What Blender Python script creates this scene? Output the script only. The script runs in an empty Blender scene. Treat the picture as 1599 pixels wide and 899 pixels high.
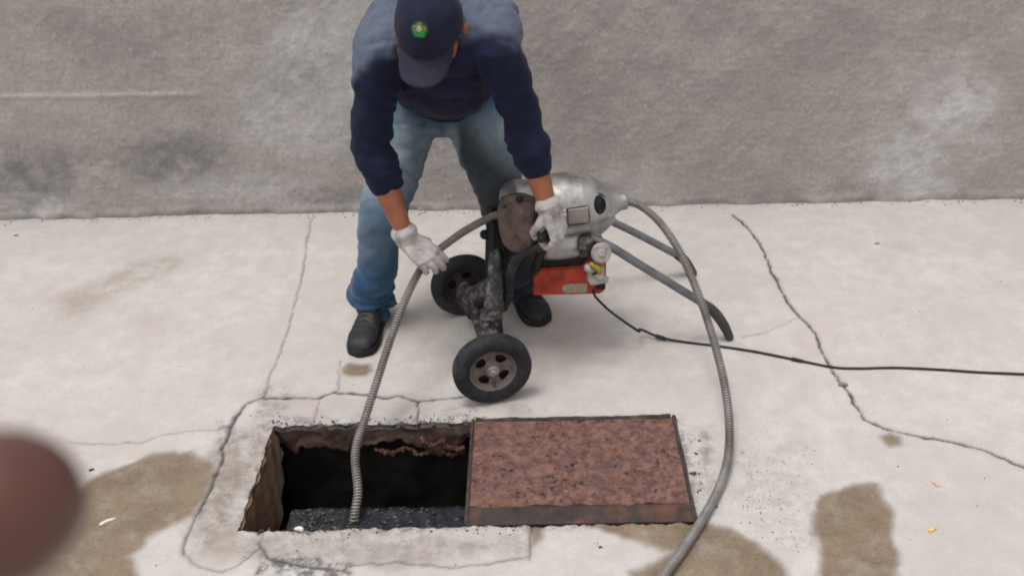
import bpy, bmesh, math, random
import numpy as np
from mathutils import Vector

random.seed(7)
rng = np.random.default_rng(7)
sc = bpy.context.scene
COL = sc.collection

# ------------------------------------------------------------------ camera
IW, IH, FOC, CAMH = 1599.0, 899.0, 1400.0, 1.8
TH, YAW, ROLL = math.radians(33.185), math.radians(-1.661), math.radians(-2.282)
F = np.array([math.sin(YAW) * math.cos(TH), math.cos(YAW) * math.cos(TH), -math.sin(TH)])
r0 = np.array([math.cos(YAW), -math.sin(YAW), 0.0])
u0 = np.cross(r0, F)
R = math.cos(ROLL) * r0 + math.sin(ROLL) * u0
U = -math.sin(ROLL) * r0 + math.cos(ROLL) * u0
CAM = np.array([0, 0, CAMH])
cam_data = bpy.data.cameras.new('camera')
cam = bpy.data.objects.new('camera', cam_data)
COL.objects.link(cam)
from mathutils import Matrix
M3 = Matrix(((R[0], U[0], -F[0]), (R[1], U[1], -F[1]), (R[2], U[2], -F[2])))
cam.matrix_world = Matrix.Translation(CAM) @ M3.to_4x4()
cam_data.sensor_width = 36.0
cam_data.lens = 36.0 * FOC / IW
cam_data.clip_start = 0.01
cam_data.clip_end = 500
cam_data.dof.use_dof = True
cam_data.dof.focus_distance = 2.6
cam_data.dof.aperture_fstop = 12.0
sc.camera = cam

# ------------------------------------------------------------------ light
SUN_EL, SUN_AZ = math.radians(76), math.radians(-115)      # azimuth from +Y (the wall side) towards -X
w = bpy.data.worlds.new('World')
sc.world = w
w.use_nodes = True
wn, wl = w.node_tree.nodes, w.node_tree.links
sky = wn.new('ShaderNodeTexSky')
sky.sky_type = 'NISHITA'
sky.sun_disc = False
sky.sun_elevation = SUN_EL
sky.sun_rotation = SUN_AZ
sky.air_density = 1.0
sky.dust_density = 4.0
hsv = wn.new('ShaderNodeHueSaturation')
hsv.inputs['Saturation'].default_value = 0.07              # an overcast, almost white sky
wl.new(sky.outputs[0], hsv.inputs['Color'])
wl.new(hsv.outputs[0], wn['Background'].inputs['Color'])
wn['Background'].inputs['Strength'].default_value = 0.145
sd = bpy.data.lights.new('sun', 'SUN')
sd.energy = 0.9
sd.angle = math.radians(17)
sd.color = (1.0, 0.93, 0.86)
sun = bpy.data.objects.new('sun', sd)
COL.objects.link(sun)
sv = Vector((math.sin(SUN_AZ) * math.cos(SUN_EL), math.cos(SUN_AZ) * math.cos(SUN_EL), math.sin(SUN_EL)))
sun.rotation_euler = (-sv).to_track_quat('-Z', 'Y').to_euler()
sc.view_settings.view_transform = 'Standard'
sc.view_settings.look = 'None'
sc.view_settings.exposure = 0.36
sc.view_settings.gamma = 1.0
sc.cycles.use_denoising = True
sc.cycles.max_bounces = 6
sc.cycles.filter_width = 2.0


# ------------------------------------------------------------------ helpers
def at(px, py, z=0.0):
    """point of the photograph's pixel on the level plane z"""
    d = F * FOC + R * (px - IW / 2) - U * (py - IH / 2)
    return CAM + d * ((z - CAMH) / d[2])


def aty(px, py, Y):
    """point of the pixel on the upright plane y = Y"""
    d = F * FOC + R * (px - IW / 2) - U * (py - IH / 2)
    return CAM + d * (Y / d[1])


def nrm(v):
    v = np.asarray(v, float)
    return v / (np.linalg.norm(v) + 1e-12)


def _h(ix, iy, iz, seed):
    n = (ix.astype(np.int64) * 374761393 + iy.astype(np.int64) * 668265263 + iz.astype(np.int64) * 2147483647 + seed * 974634777)
    n = (n ^ (n >> 13)) & 0x7fffffff
    n = (n * 1274126177) & 0x7fffffff
    n = (n ^ (n >> 16)) & 0x7fffffff
    return (n % 100003) / 100003.0


def vnoise(p, seed=0):
    """value noise -1..1, p (n,3)"""
    i = np.floor(p)
    f = p - i
    f = f * f * (3 - 2 * f)
    i = i.astype(np.int64)
    x, y, z = i[:, 0], i[:, 1], i[:, 2]
    fx, fy, fz = f[:, 0], f[:, 1], f[:, 2]
    flat = np.all(p[:, 2] == 0)

    def lay(k):
        a = _h(x, y, z + k, seed) * (1 - fx) + _h(x + 1, y, z + k, seed) * fx
        b = _h(x, y + 1, z + k, seed) * (1 - fx) + _h(x + 1, y + 1, z + k, seed) * fx
        return a * (1 - fy) + b * fy
    if flat:
        return lay(0) * 2 - 1
    return (lay(0) * (1 - fz) + lay(1) * fz) * 2 - 1


def fbm(p, scale, octaves=3, seed=0):
    p = np.asarray(p, float)
    if p.shape[1] == 2:
        p = np.hstack([p, np.zeros((len(p), 1))])
    s, a, tot, out = scale, 1.0, 0.0, 0
    for k in range(octaves):
        out = out + a * vnoise(p * s + (17.3 * k if not np.all(p[:, 2] == 0) else np.array([17.3 * k, 9.1 * k, 0])), seed + k)
        tot += a
        a *= 0.5
        s *= 2.03
    return out / tot


def sstep(a, b, x):
    t = np.clip((x - a) / (b - a), 0, 1)
    return t * t * (3 - 2 * t)


def crease(p, octaves=2, seed=0):
    """rounded folds with narrow valleys, about -.5 .. 1"""
    return 1.9 * np.abs(fbm(p, 1.0, octaves, seed)) - .45


class MB:
    """collects verts and faces for one mesh"""

    def __init__(self):
        self.v, self.f, self.m, self.n = [], [], [], 0

    def add(self, v, f, mi=0):
        v = np.asarray(v, float)
        self.v.append(v)
        self.f += [tuple(int(i) + self.n for i in q) for q in f]
        self.m += [mi] * len(f)
        self.n += len(v)
        return self

    def build(self, name, mats, parent=None, smooth=True, sharp=None):
        me = bpy.data.meshes.new(name)
        me.from_pydata(np.vstack(self.v).tolist(), [], self.f)
        return finish(me, name, mats, parent, smooth, self.m, sharp)


def finish(me, name, mats, parent=None, smooth=True, mi=None, sharp=None):
    me.name = name
    if not isinstance(mats, (list, tuple)):
        mats = [mats]
    for m in mats:
        me.materials.append(m)
    if mi is not None and len(mats) > 1:
        me.polygons.foreach_set('material_index', np.array(mi, dtype=np.int32))
    me.polygons.foreach_set('use_smooth', np.full(len(me.polygons), bool(smooth)))
    me.update()
    if sharp:
        me.set_sharp_from_angle(angle=math.radians(sharp))
    o = bpy.data.objects.new(name, me)
    COL.objects.link(o)
    if parent is not None:
        o.parent = parent
        o.matrix_parent_inverse = parent_inv(parent)
    return o


def parent_inv(p):
    m = Matrix.Translation(p.location)
    q = p.parent
    while q is not None:
        m = Matrix.Translation((0, 0, 0)) @ m
        q = q.parent
    return m.inverted() if p.type == 'EMPTY' else Matrix.Identity(4)


def thing(name, label, cat, loc, group=None):
    o = bpy.data.objects.new(name, None)
    COL.objects.link(o)
    o.location = loc
    o.empty_display_size = 0.1
    return tag(o, label, cat, group)


def tag(o, label=None, cat=None, group=None, kind=None):
    if label: o['label'] = label
    if cat: o['category'] = cat
    if group: o['group'] = group
    if kind: o['kind'] = kind
    return o


def spline(pts, n):
    """Catmull-Rom through pts (any width), n samples evenly spread by length"""
    P = np.asarray(pts, float)
    P = np.vstack([2 * P[0] - P[1], P, 2 * P[-1] - P[-2]])
    out = []
    for i in range(1, len(P) - 2):
        for t in np.linspace(0, 1, 24, endpoint=False):
            a, b, c, d = P[i - 1], P[i], P[i + 1], P[i + 2]
            out.append(.5 * ((2 * b) + (c - a) * t + (2 * a - 5 * b + 4 * c - d) * t * t + (3 * b - a - 3 * c + d) * t ** 3))
    out.append(P[-2])
    out = np.array(out)
    L = np.concatenate([[0], np.cumsum(np.linalg.norm(np.diff(out[:, :3], axis=0), axis=1))])
    s = np.linspace(0, L[-1], n)
    return np.stack([np.interp(s, L, out[:, k]) for k in range(out.shape[1])], 1)


def frames(path, up=(0, 0, 1)):
    P = np.asarray(path, float)
    T = np.gradient(P, axis=0)
    T /= np.linalg.norm(T, axis=1)[:, None] + 1e-12
    u = np.asarray(up, float)
    if abs(u @ T[0]) > .95: u = np.array([1., 0, 0])
    A = []
    a = nrm(u - T[0] * (u @ T[0]))
    for t in T:
        a = nrm(a - t * (a @ t))
        A.append(a)
    A = np.array(A)
    B = np.cross(T, A)
    return T, A, B


def sweep(path, rad, n=12, up=(0, 0, 1), caps=True, rad2=None, sup=2.0):
    """tube along path; rad along the 'up' side, rad2 across; sup = superellipse power"""
    P = np.asarray(path, float)
    k = len(P)
    ra = np.broadcast_to(np.asarray(rad, float), (k,))
    rb = ra if rad2 is None else np.broadcast_to(np.asarray(rad2, float), (k,))
    T, A, B = frames(P, up)
    an = np.linspace(0, 2 * np.pi, n, endpoint=False)
    c, s = np.cos(an), np.sin(an)
    if sup != 2.0:
        c = np.sign(c) * np.abs(c) ** (2 / sup)
        s = np.sign(s) * np.abs(s) ** (2 / sup)
    V = P[:, None] + A[:, None] * (ra[:, None] * c)[..., None] + B[:, None] * (rb[:, None] * s)[..., None]
    V = V.reshape(-1, 3)
    Fc = []
    for i in range(k - 1):
        for j in range(n):
            j2 = (j + 1) % n
            Fc.append((i * n + j, i * n + j2, (i + 1) * n + j2, (i + 1) * n + j))
    if caps:
        Fc.append(tuple(range(n - 1, -1, -1)))
        Fc.append(tuple((k - 1) * n + j for j in range(n)))
    return V, Fc


def caps_tube(pts, rad, n=14, up=(0, 0, 1), rad2=None, steps=None, sup=2.0):
    """tube with domed ends, radii interpolated along a spline"""
    P = np.asarray(pts, float)
    ra = np.broadcast_to(np.asarray(rad, float), (len(P),)).copy()
    rb = ra if rad2 is None else np.broadcast_to(np.asarray(rad2, float), (len(P),)).copy()
    D = np.hstack([P, ra[:, None], rb[:, None]])
    S = spline(D, steps or max(8, 6 * len(P)))
    a0, a1 = S[0], S[-1]
    t0, t1 = nrm(S[0, :3] - S[1, :3]), nrm(S[-1, :3] - S[-2, :3])
    pre, post = [], []
    for q in (0.25, 0.5, 0.75, 0.92, 0.995):
        r = math.sqrt(max(0, 1 - q * q))
        pre.append(np.concatenate([a0[:3] + t0 * q * min(a0[3], a0[4]), [a0[3] * r, a0[4] * r]]))
        post.append(np.concatenate([a1[:3] + t1 * q * min(a1[3], a1[4]), [a1[3] * r, a1[4] * r]]))
    S = np.vstack([np.array(pre[::-1]), S, np.array(post)])
    return sweep(S[:, :3], S[:, 3], n, up, True, S[:, 4], sup)


def ellipsoid(c, r, axes=None, n=20, m=14):
    c = np.asarray(c, float)
    ax = np.eye(3) if axes is None else np.array(axes, float)
    V, Fc = [], []
    for i in range(m + 1):
        th = np.pi * (i + .02) / (m + .04)
        for j in range(n):
            ph = 2 * np.pi * j / n
            q = np.array([np.sin(th) * np.cos(ph) * r[0], np.sin(th) * np.sin(ph) * r[1], np.cos(th) * r[2]])
            V.append(c + q @ ax)
    for i in range(m):
        for j in range(n):
            j2 = (j + 1) % n
            Fc.append((i * n + j, (i + 1) * n + j, (i + 1) * n + j2, i * n + j2))
    Fc.append(tuple(range(n)))
    Fc.append(tuple(m * n + j for j in range(n - 1, -1, -1)))
    return np.array(V), Fc


def box(lo, hi, axes=None, org=None, bevel=0.0):
    bm = bmesh.new()
    bmesh.ops.create_cube(bm, size=1.0)
    lo, hi = np.asarray(lo, float), np.asarray(hi, float)
    for v in bm.verts:
        v.co = Vector((lo + hi) / 2 + np.array(v.co) * (hi - lo))
    if bevel:
        bmesh.ops.bevel(bm, geom=bm.edges[:], offset=bevel, segments=2, affect='EDGES', profile=.6)
    bm.verts.index_update()
    V = np.array([v.co[:] for v in bm.verts])
    Fc = [tuple(v.index for v in f.verts) for f in bm.faces]
    bm.free()
    if axes is not None: V = V @ np.array(axes, float)
    if org is not None: V = V + np.asarray(org, float)
    return V, Fc


def lathe(prof, org, axis, n=40, up=(0, 0, 1), scale2=1.0):
    """prof: list of (along, radius) about axis from org"""
    a = nrm(axis)
    u = nrm(np.asarray(up, float) - a * (np.asarray(up, float) @ a))
    v = np.cross(a, u)
    V, Fc = [], []
    for (t, r) in prof:
        for j in range(n):
            ph = 2 * np.pi * j / n
            V.append(np.asarray(org) + a * t + u * r * np.cos(ph) + v * r * scale2 * np.sin(ph))
    for i in range(len(prof) - 1):
        for j in range(n):
            j2 = (j + 1) % n
            Fc.append((i * n + j, i * n + j2, (i + 1) * n + j2, (i + 1) * n + j))
    return np.array(V), Fc


def remesh(parts, voxel, smooth=3, name='tmp'):
    """one continuous skin round overlapping closed shapes -> mesh datablock"""
    mb = MB()
    for v, f in parts: mb.add(v, f)
    me = bpy.data.meshes.new(name)
    me.from_pydata(np.vstack(mb.v).tolist(), [], mb.f)
    o = bpy.data.objects.new(name, me)
    COL.objects.link(o)
    m = o.modifiers.new('r', 'REMESH')
    m.mode = 'VOXEL'
    m.voxel_size = voxel
    if smooth:
        s = o.modifiers.new('s', 'SMOOTH')
        s.iterations = smooth
        s.factor = .5
    dg = bpy.context.evaluated_depsgraph_get()
    out = bpy.data.meshes.new_from_object(o.evaluated_get(dg))
    bpy.data.objects.remove(o)
    bpy.data.meshes.remove(me)
    return out


def boolean_cut(me, cutter):
    """cut a closed shape out of a mesh"""
    a = bpy.data.objects.new('a', me); COL.objects.link(a)
    cm = bpy.data.meshes.new('c'); cm.from_pydata(np.asarray(cutter[0]).tolist(), [], cutter[1])
    b = bpy.data.objects.new('b', cm); COL.objects.link(b)
    m = a.modifiers.new('b', 'BOOLEAN'); m.operation = 'DIFFERENCE'; m.object = b; m.solver = 'EXACT'
    dg = bpy.context.evaluated_depsgraph_get()
    out = bpy.data.meshes.new_from_object(a.evaluated_get(dg))
    bpy.data.objects.remove(a); bpy.data.objects.remove(b); bpy.data.meshes.remove(cm)
    return out


def verts_of(me):
    co = np.empty(len(me.vertices) * 3); me.vertices.foreach_get('co', co)
    no = np.empty(len(me.vertices) * 3); me.vertices.foreach_get('normal', no)
    return co.reshape(-1, 3), no.reshape(-1, 3)


def set_verts(me, co):
    me.vertices.foreach_set('co', np.ascontiguousarray(co).ravel()); me.update()


def attr(me, name, val):
    a = me.attributes.new(name, 'FLOAT', 'POINT')
    a.data.foreach_set('value', np.ascontiguousarray(val, dtype=np.float32))


# ------------------------------------------------------------------ materials
class NT:
    def __init__(self, name):
        self.m = bpy.data.materials.new(name)
        self.m.use_nodes = True
        self.t = self.m.node_tree
        self.b = self.t.nodes['Principled BSDF']
        self.co = self.t.nodes.new('ShaderNodeTexCoord').outputs['Object']

    def link(self, a, b): self.t.links.new(a, b)

    def noise(self, scale, detail=4, rough=.55, vec=None, dist=0.0):
        n = self.t.nodes.new('ShaderNodeTexNoise')
        n.inputs['Scale'].default_value = scale
        n.inputs['Detail'].default_value = detail
        n.inputs['Roughness'].default_value = rough
        n.inputs['Distortion'].default_value = dist
        self.link(vec or self.co, n.inputs['Vector'])
        return n.outputs['Fac']

    def vor(self, scale, feat='F1', out='Distance', vec=None):
        n = self.t.nodes.new('ShaderNodeTexVoronoi')
        n.feature = feat
        n.inputs['Scale'].default_value = scale
        self.link(vec or self.co, n.inputs['Vector'])
        return n.outputs[out]

    def stretch(self, s):
        n = self.t.nodes.new('ShaderNodeMapping')
        n.inputs['Scale'].default_value = s
        self.link(self.co, n.inputs['Vector'])
        return n.outputs[0]

    def ramp(self, fac, stops):
        n = self.t.nodes.new('ShaderNodeValToRGB')
        e = n.color_ramp.elements
        while len(e) < len(stops): e.new(.5)
        for k, (p, c) in enumerate(stops):
            e[k].position = p
            e[k].color = (c, c, c, 1) if not hasattr(c, '__len__') else (*c, 1)
        self.link(fac, n.inputs[0])
        return n.outputs[0]

    def mix(self, fac, a, b, mode='MIX'):
        n = self.t.nodes.new('ShaderNodeMix')
        n.data_type = 'RGBA'
        n.blend_type = mode
        n.clamp_factor = True
        for s, v in ((n.inputs[0], fac), (n.inputs[6], a), (n.inputs[7], b)):
            if hasattr(v, 'is_linked') or hasattr(v, 'links'): self.link(v, s)
            elif hasattr(v, '__len__'): s.default_value = (*v, 1)
            else: s.default_value = v
        return n.outputs[2]

    def math(self, op, a, b=0.0):
        n = self.t.nodes.new('ShaderNodeMath')
        n.operation = op
        for s, v in ((n.inputs[0], a), (n.inputs[1], b)):
            if hasattr(v, 'links'): self.link(v, s)
            else: s.default_value = v
        return n.outputs[0]

    def attr(self, name):
        n = self.t.nodes.new('ShaderNodeAttribute')
        n.attribute_name = name
        return n.outputs['Fac']

    def set(self, **k):
        for a, v in k.items():
            s = self.b.inputs[a.replace('_', ' ')]
            if hasattr(v, 'links'): self.link(v, s)
            elif hasattr(v, '__len__'): s.default_value = (*v, 1)[:len(s.default_value)]
            else: s.default_value = v
        return self

    def bump(self, h, strength=.3, dist=.004):
        n = self.t.nodes.new('ShaderNodeBump')
        n.inputs['Strength'].default_value = strength
        n.inputs['Distance'].default_value = dist
        self.link(h, n.inputs['Height'])
        self.link(n.outputs[0], self.b.inputs['Normal'])
        return self


def mottled(name, c1, c2, scale=30, rough=.7, metal=0.0, bump=.15, bdist=.002, r2=None, bscale=None, sheen=0.0, c3=None, s3=6, f3=(.5, .7), spec=.22):
    t = NT(name)
    nz = t.noise(scale, 5, .6)
    col = t.mix(t.ramp(nz, [(.35, 0.), (.65, 1.)]), c1, c2)
    if c3 is not None:
        col = t.mix(t.ramp(t.noise(s3, 4, .65), [(f3[0], 0.), (f3[1], 1.)]), col, c3)
    t.set(Base_Color=col, Metallic=metal, Specular_IOR_Level=spec)
    if r2 is None: t.set(Roughness=rough)
    else:
        n = t.t.nodes.new('ShaderNodeMapRange')
        t.link(t.noise(scale * .6, 4, .6), n.inputs[0])
        n.inputs[1].default_value, n.inputs[2].default_value = .35, .65
        n.inputs[3].default_value, n.inputs[4].default_value = rough, r2
        t.set(Roughness=n.outputs[0])
    if sheen:
        t.set(Sheen_Weight=sheen, Sheen_Roughness=.45)
    t.bump(t.noise(bscale or scale * 3, 5, .6), bump, bdist)
    return t.m


def concrete_mat():
    t = NT('concrete')
    big = t.noise(2.2, 6, .62)
    mid = t.noise(14, 6, .7)
    fine = t.noise(160, 3, .6)
    col = t.mix(t.ramp(big, [(.3, 0.), (.7, 1.)]), (.458, .428, .408), (.564, .533, .511))
    col = t.mix(t.ramp(mid, [(.40, .55), (.62, 0.)]), col, (.405, .372, .352))
    col = t.mix(t.ramp(fine, [(.32, .5), (.5, 0.)]), col, (.40, .37, .35))
    # small dark grit marks
    grit = t.ramp(t.vor(46), [(.06, 1.), (.11, 0.)])
    keep = t.ramp(t.noise(5, 3, .7), [(.52, 0.), (.68, .75)])
    col = t.mix(t.math('MULTIPLY', grit, keep), col, (.2, .17, .15))
    pink = t.ramp(t.noise(3.3, 4, .6, dist=.6), [(.52, 0.), (.70, .45)])
    col = t.mix(pink, col, (.44, .375, .345))
    pores = t.math('MULTIPLY', t.ramp(t.vor(150), [(.10, 1.), (.20, 0.)]), t.ramp(t.noise(11, 4, .7), [(.42, 0.), (.6, .8)]))
    col = t.mix(pores, col, (.22, .19, .17))
    # faint brown dirt, and the painted shadows of machine and rear wheel
    col = t.mix(t.math('MULTIPLY', t.attr('dirt'), t.ramp(t.noise(9, 5, .7), [(.35, .25), (.6, 1.)])), col, (.27, .225, .185))
    grime = t.math('MULTIPLY', t.attr('grime'), t.ramp(t.noise(30, 6, .78), [(.44, 0.), (.60, 1.)]))
    col = t.mix(grime, col, (.14, .135, .135))
    wet = t.attr('wet')
    wetc = t.mix(t.ramp(t.noise(9, 7, .72), [(.3, 0.), (.7, 1.)]), (.150, .108, .070), (.250, .193, .136))
    wetc = t.mix(t.ramp(t.noise(120, 3, .6), [(.34, .6), (.46, 0.)]), wetc, (.10, .078, .058))
    edge = t.ramp(wet, [(.05, 0.), (.35, .5), (.75, .35), (1.0, 0.)])
    wetc = t.mix(edge, wetc, (.13, .095, .065))
    col = t.mix(t.math('MULTIPLY', wet, t.ramp(t.noise(16, 5, .7), [(.25, .72), (.5, 1.)])), col, wetc)
    col = t.mix(t.attr('crack'), col, (.055, .05, .048))
    rr = t.mix(wet, (.88,) * 3, (.62,) * 3)
    t.set(Base_Color=col, Roughness=t.math('MULTIPLY', rr, 1.0), Specular_IOR_Level=.35)
    h = t.math('ADD', t.math('MULTIPLY', t.noise(70, 6, .7), 1.0), t.math('MULTIPLY', fine, .4))
    t.bump(h, .5, .004)
    return t.m


def stucco_mat():
    t = NT('roughcast')
    big = t.noise(1.7, 6, .62)
    mid = t.noise(9, 6, .7)
    fine = t.noise(75, 4, .68)
    col = t.mix(t.ramp(big, [(.34, 0.), (.66, 1.)]), (.358, .325, .302), (.458, .424, .398))
    col = t.mix(t.ramp(mid, [(.38, .6), (.6, 0.)]), col, (.305, .283, .27))
    col = t.mix(t.ramp(fine, [(.36, .42), (.50, 0.)]), col, (.265, .245, .235))
    col = t.mix(t.ramp(fine, [(.56, 0.), (.72, .5)]), col, (.53, .505, .49))
    col = t.mix(t.math('MULTIPLY', t.attr('pale'), t.ramp(t.noise(16, 5, .7), [(.32, .15), (.6, .9)])), col, (.64, .625, .62))
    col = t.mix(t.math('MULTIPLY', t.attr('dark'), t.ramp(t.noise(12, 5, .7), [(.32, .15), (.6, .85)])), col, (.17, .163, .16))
    t.set(Base_Color=col, Roughness=.93, Specular_IOR_Level=.25)
    t.bump(t.math('ADD', t.noise(130, 4, .65), t.noise(45, 4, .62)), .5, .0045)
    return t.m


def rust_mat(name='rust', base=(.085, .036, .030), hi=(.20, .112, .092), dk=(.020, .011, .013), org=(.22, .085, .032)):
    t = NT(name)
    n1 = t.noise(42, 6, .72)
    col = t.mix(t.ramp(n1, [(.36, 0.), (.62, 1.)]), base, hi)
    col = t.mix(t.ramp(t.noise(11, 5, .7, dist=.5), [(.55, 0.), (.70, .6)]), col, org)
    col = t.mix(t.ramp(t.noise(15, 5, .7, dist=.8), [(.50, 0.), (.66, .75)]), col, (.085, .050, .056))
    pits = t.math('MULTIPLY', t.ramp(t.noise(62, 3, .6), [(.34, .95), (.43, 0.)]), t.ramp(t.noise(9, 3, .6), [(.35, .35), (.6, 1.)]))
    col = t.mix(pits, col, dk)
    col = t.mix(t.ramp(t.noise(110, 3, .6), [(.58, 0.), (.75, .45)]), col, (.30, .20, .165))
    t.set(Base_Color=col, Roughness=.82, Metallic=.0, Specular_IOR_Level=.3)
    t.bump(t.math('SUBTRACT', t.noise(60, 6, .7), t.math('MULTIPLY', pits, .5)), .6, .004)
    return t.m


def denim_mat():
    t = NT('denim')
    col = t.mix(t.ramp(t.noise(14, 5, .65), [(.35, 0.), (.65, 1.)]), (.019, .052, .108), (.040, .096, .172))
    wear = t.math('MULTIPLY', t.attr('wear'), t.ramp(t.noise(20, 5, .7), [(.25, .4), (.6, 1.)]))
    col = t.mix(wear, col, (.24, .295, .315))
    col = t.mix(t.attr('soil'), col, t.mix(t.ramp(t.noise(9, 4, .6), [(.45, 0.), (.7, 1.)]), (.018, .023, .029), (.045, .042, .040)))  # soil at the hems, painted shade down the right leg
    vec = t.stretch((900, 900, 90))
    t.set(Base_Color=col, Roughness=.9, Sheen_Weight=.15, Sheen_Roughness=.5, Specular_IOR_Level=.2)
    t.bump(t.math('ADD', t.noise(500, 2, .5), t.noise(60, 4, .6)), .25, .002)
    return t.m


def shirt_mat():
    t = NT('sweatshirt_knit')
    col = t.mix(t.ramp(t.noise(25, 5, .6), [(.35, 0.), (.65, 1.)]), (.011, .013, .030), (.016, .019, .042))
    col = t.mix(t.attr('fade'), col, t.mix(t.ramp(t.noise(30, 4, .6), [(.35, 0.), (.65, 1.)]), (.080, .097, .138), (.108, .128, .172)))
    t.set(Base_Color=col, Roughness=.95, Sheen_Weight=.04, Sheen_Roughness=.45, Specular_IOR_Level=.12)
    t.bump(t.noise(420, 5, .6), .35, .0015)
    return t.m


MAT = dict(
    shirt=shirt_mat(),
    concrete=concrete_mat(), stucco=stucco_mat(), denim=denim_mat(), rust=rust_mat(),
    iron=mottled('rusty_iron', (.06, .042, .036), (.15, .09, .065), 18, .8, 0, .4, .003, c3=(.19, .075, .025), s3=9, f3=(.55, .7)),
    pitdirt=mottled('pit_dirt', (.12, .070, .044), (.23, .15, .10), 14, .9, 0, .6, .005),
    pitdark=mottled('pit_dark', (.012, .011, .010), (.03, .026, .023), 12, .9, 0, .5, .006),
    ledge=mottled('wet_ledge', (.007, .008, .011), (.022, .024, .03), 25, .45, 0, .5, .004, c3=(.2, .2, .19), s3=60, f3=(.62, .7)),
    knit=mottled('navy_knit', (.012, .014, .030), (.018, .021, .042), 25, .95, 0, .35, .0015, bscale=420, sheen=.06),
    capcloth=mottled('cap_cloth', (.011, .012, .029), (.016, .017, .038), 40, .9, 0, .3, .001, bscale=700, sheen=.04),
    visor=mottled('visor_cloth', (.019, .019, .033), (.025, .025, .042), 40, .85, 0, .2, .001, bscale=700, sheen=.04),
    green=mottled('emblem_green', (.02, .17, .03), (.04, .27, .06), 300, .8),
    olive=mottled('emblem_olive', (.12, .13, .03), (.17, .17, .05), 300, .8),
    white=mottled('emblem_pale', (.28, .30, .26), (.36, .38, .33), 300, .8),
    teal=mottled('emblem_edge', (.01, .05, .04), (.02, .07, .05), 300, .8),
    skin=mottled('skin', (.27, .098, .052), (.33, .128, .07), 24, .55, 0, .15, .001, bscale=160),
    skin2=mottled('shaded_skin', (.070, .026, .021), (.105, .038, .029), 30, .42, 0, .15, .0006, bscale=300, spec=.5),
    hair=mottled('hair', (.008, .007, .006), (.02, .017, .014), 90, .6, 0, .5, .002, bscale=400),
    glove=mottled('glove_knit', (.40, .37, .355), (.52, .49, .475), 26, .95, 0, .4, .0014, bscale=420, c3=(.24, .21, .195), s3=24, f3=(.46, .72)),
    palm=mottled('glove_coating', (.10, .098, .105), (.17, .165, .17), 40, .8, 0, .3, .001),
    boot=mottled('boot_leather', (.012, .012, .015), (.026, .026, .030), 28, .55, 0, .25, .001, r2=.75, c3=(.06, .053, .046), s3=16, f3=(.52, .78), spec=.3),
    sole=mottled('boot_sole', (.016, .015, .015), (.03, .028, .026), 30, .85),
    lace=mottled('lace', (.075, .066, .055), (.12, .105, .09), 60, .9),
    alu=mottled('cast_aluminium', (.38, .37, .36), (.52, .51, .50), 26, .36, .9, .45, .003, r2=.58, c3=(.17, .15, .135), s3=13, f3=(.45, .70), spec=.5),
    alu2=mottled('dull_aluminium', (.34, .315, .295), (.47, .44, .42), 20, .55, .35, .3, .002, c3=(.24, .20, .175), s3=12, f3=(.5, .75)),
    brownplate=mottled('greasy_plate', (.105, .074, .062), (.18, .13, .112), 17, .6, .25, .4, .003, c3=(.045, .034, .027), s3=14, f3=(.42, .64)),
    plate=mottled('dull_plate', (.28, .245, .225), (.35, .315, .295), 14, .65, .2, .2, .002),
    black=mottled('black_paint', (.010, .010, .011), (.024, .023, .024), 20, .55, 0, .3, .002),
    grease=mottled('greasy_iron', (.020, .019, .019), (.07, .066, .064), 34, .65, .1, .8, .006, c3=(.20, .19, .185), s3=38, f3=(.50, .66)),
    tyre=mottled('tyre', (.016, .016, .020), (.032, .032, .037), 26, .72, 0, .35, .002, c3=(.06, .056, .055), s3=18, f3=(.55, .75)),
    rim=mottled('rim', (.15, .118, .105), (.24, .20, .185), 30, .6, .3, .4, .002, c3=(.07, .05, .045), s3=30, f3=(.5, .7)),
    rimdark=mottled('dark_rim', (.035, .026, .023), (.055, .042, .038), 26, .7, .1, .4, .002),
    bolt=mottled('bolt', (.42, .37, .34), (.55, .5, .47), 60, .4, .8, .2, .001),
    red=mottled('red_paint', (.38, .042, .018), (.48, .062, .028), 12, .42, 0, .2, .001, c3=(.17, .022, .015), s3=15, f3=(.45, .68), spec=.35),
    tan=mottled('tan_label', (.27, .235, .17), (.36, .315, .235), 60, .7, c3=(.17, .14, .10), s3=80, f3=(.55, .7)),
    yellow=mottled('yellow_paint', (.33, .24, .03), (.42, .31, .06), 60, .6, c3=(.1, .07, .03), s3=50, f3=(.5, .65)),
    knob=mottled('grey_knob', (.30, .265, .25), (.42, .385, .37), 45, .6, .2, c3=(.14, .12, .11), s3=70, f3=(.55, .7)),
    bar=mottled('steel_tube', (.15, .155, .165), (.22, .225, .24), 22, .42, .6, .2, .001, r2=.6),
    rubber=mottled('rubber', (.045, .044, .045), (.075, .073, .072), 22, .75, 0, .2, .001),
    coil=mottled('coil_steel', (.20, .185, .175), (.30, .282, .268), 16, .5, .35, .2, .0006, c3=(.15, .13, .115), s3=7, f3=(.5, .7)),
    cord=mottled('cord_rubber', (.018, .018, .018), (.035, .034, .033), 30, .7),
    sludge=mottled('sludge_crumbs', (.03, .03, .03), (.11, .105, .098), 70, .9),
    chipw=mottled('white_chip', (.62, .58, .53), (.74, .71, .66), 60, .85),
    chipy=mottled('yellow_flake', (.62, .42, .06), (.72, .52, .12), 60, .8),
    chipo=mottled('orange_flake', (.62, .27, .17), (.68, .36, .26), 60, .8),
    pebble=mottled('pebble', (.17, .14, .12), (.25, .215, .19), 60, .9),
    crumbs=mottled('crumbs', (.06, .05, .045), (.13, .105, .09), 40, .9),
)

# ------------------------------------------------------------------ ground
HX0, HX1, HY0, HY1 = -0.792, 0.412, 1.621, 2.024


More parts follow.
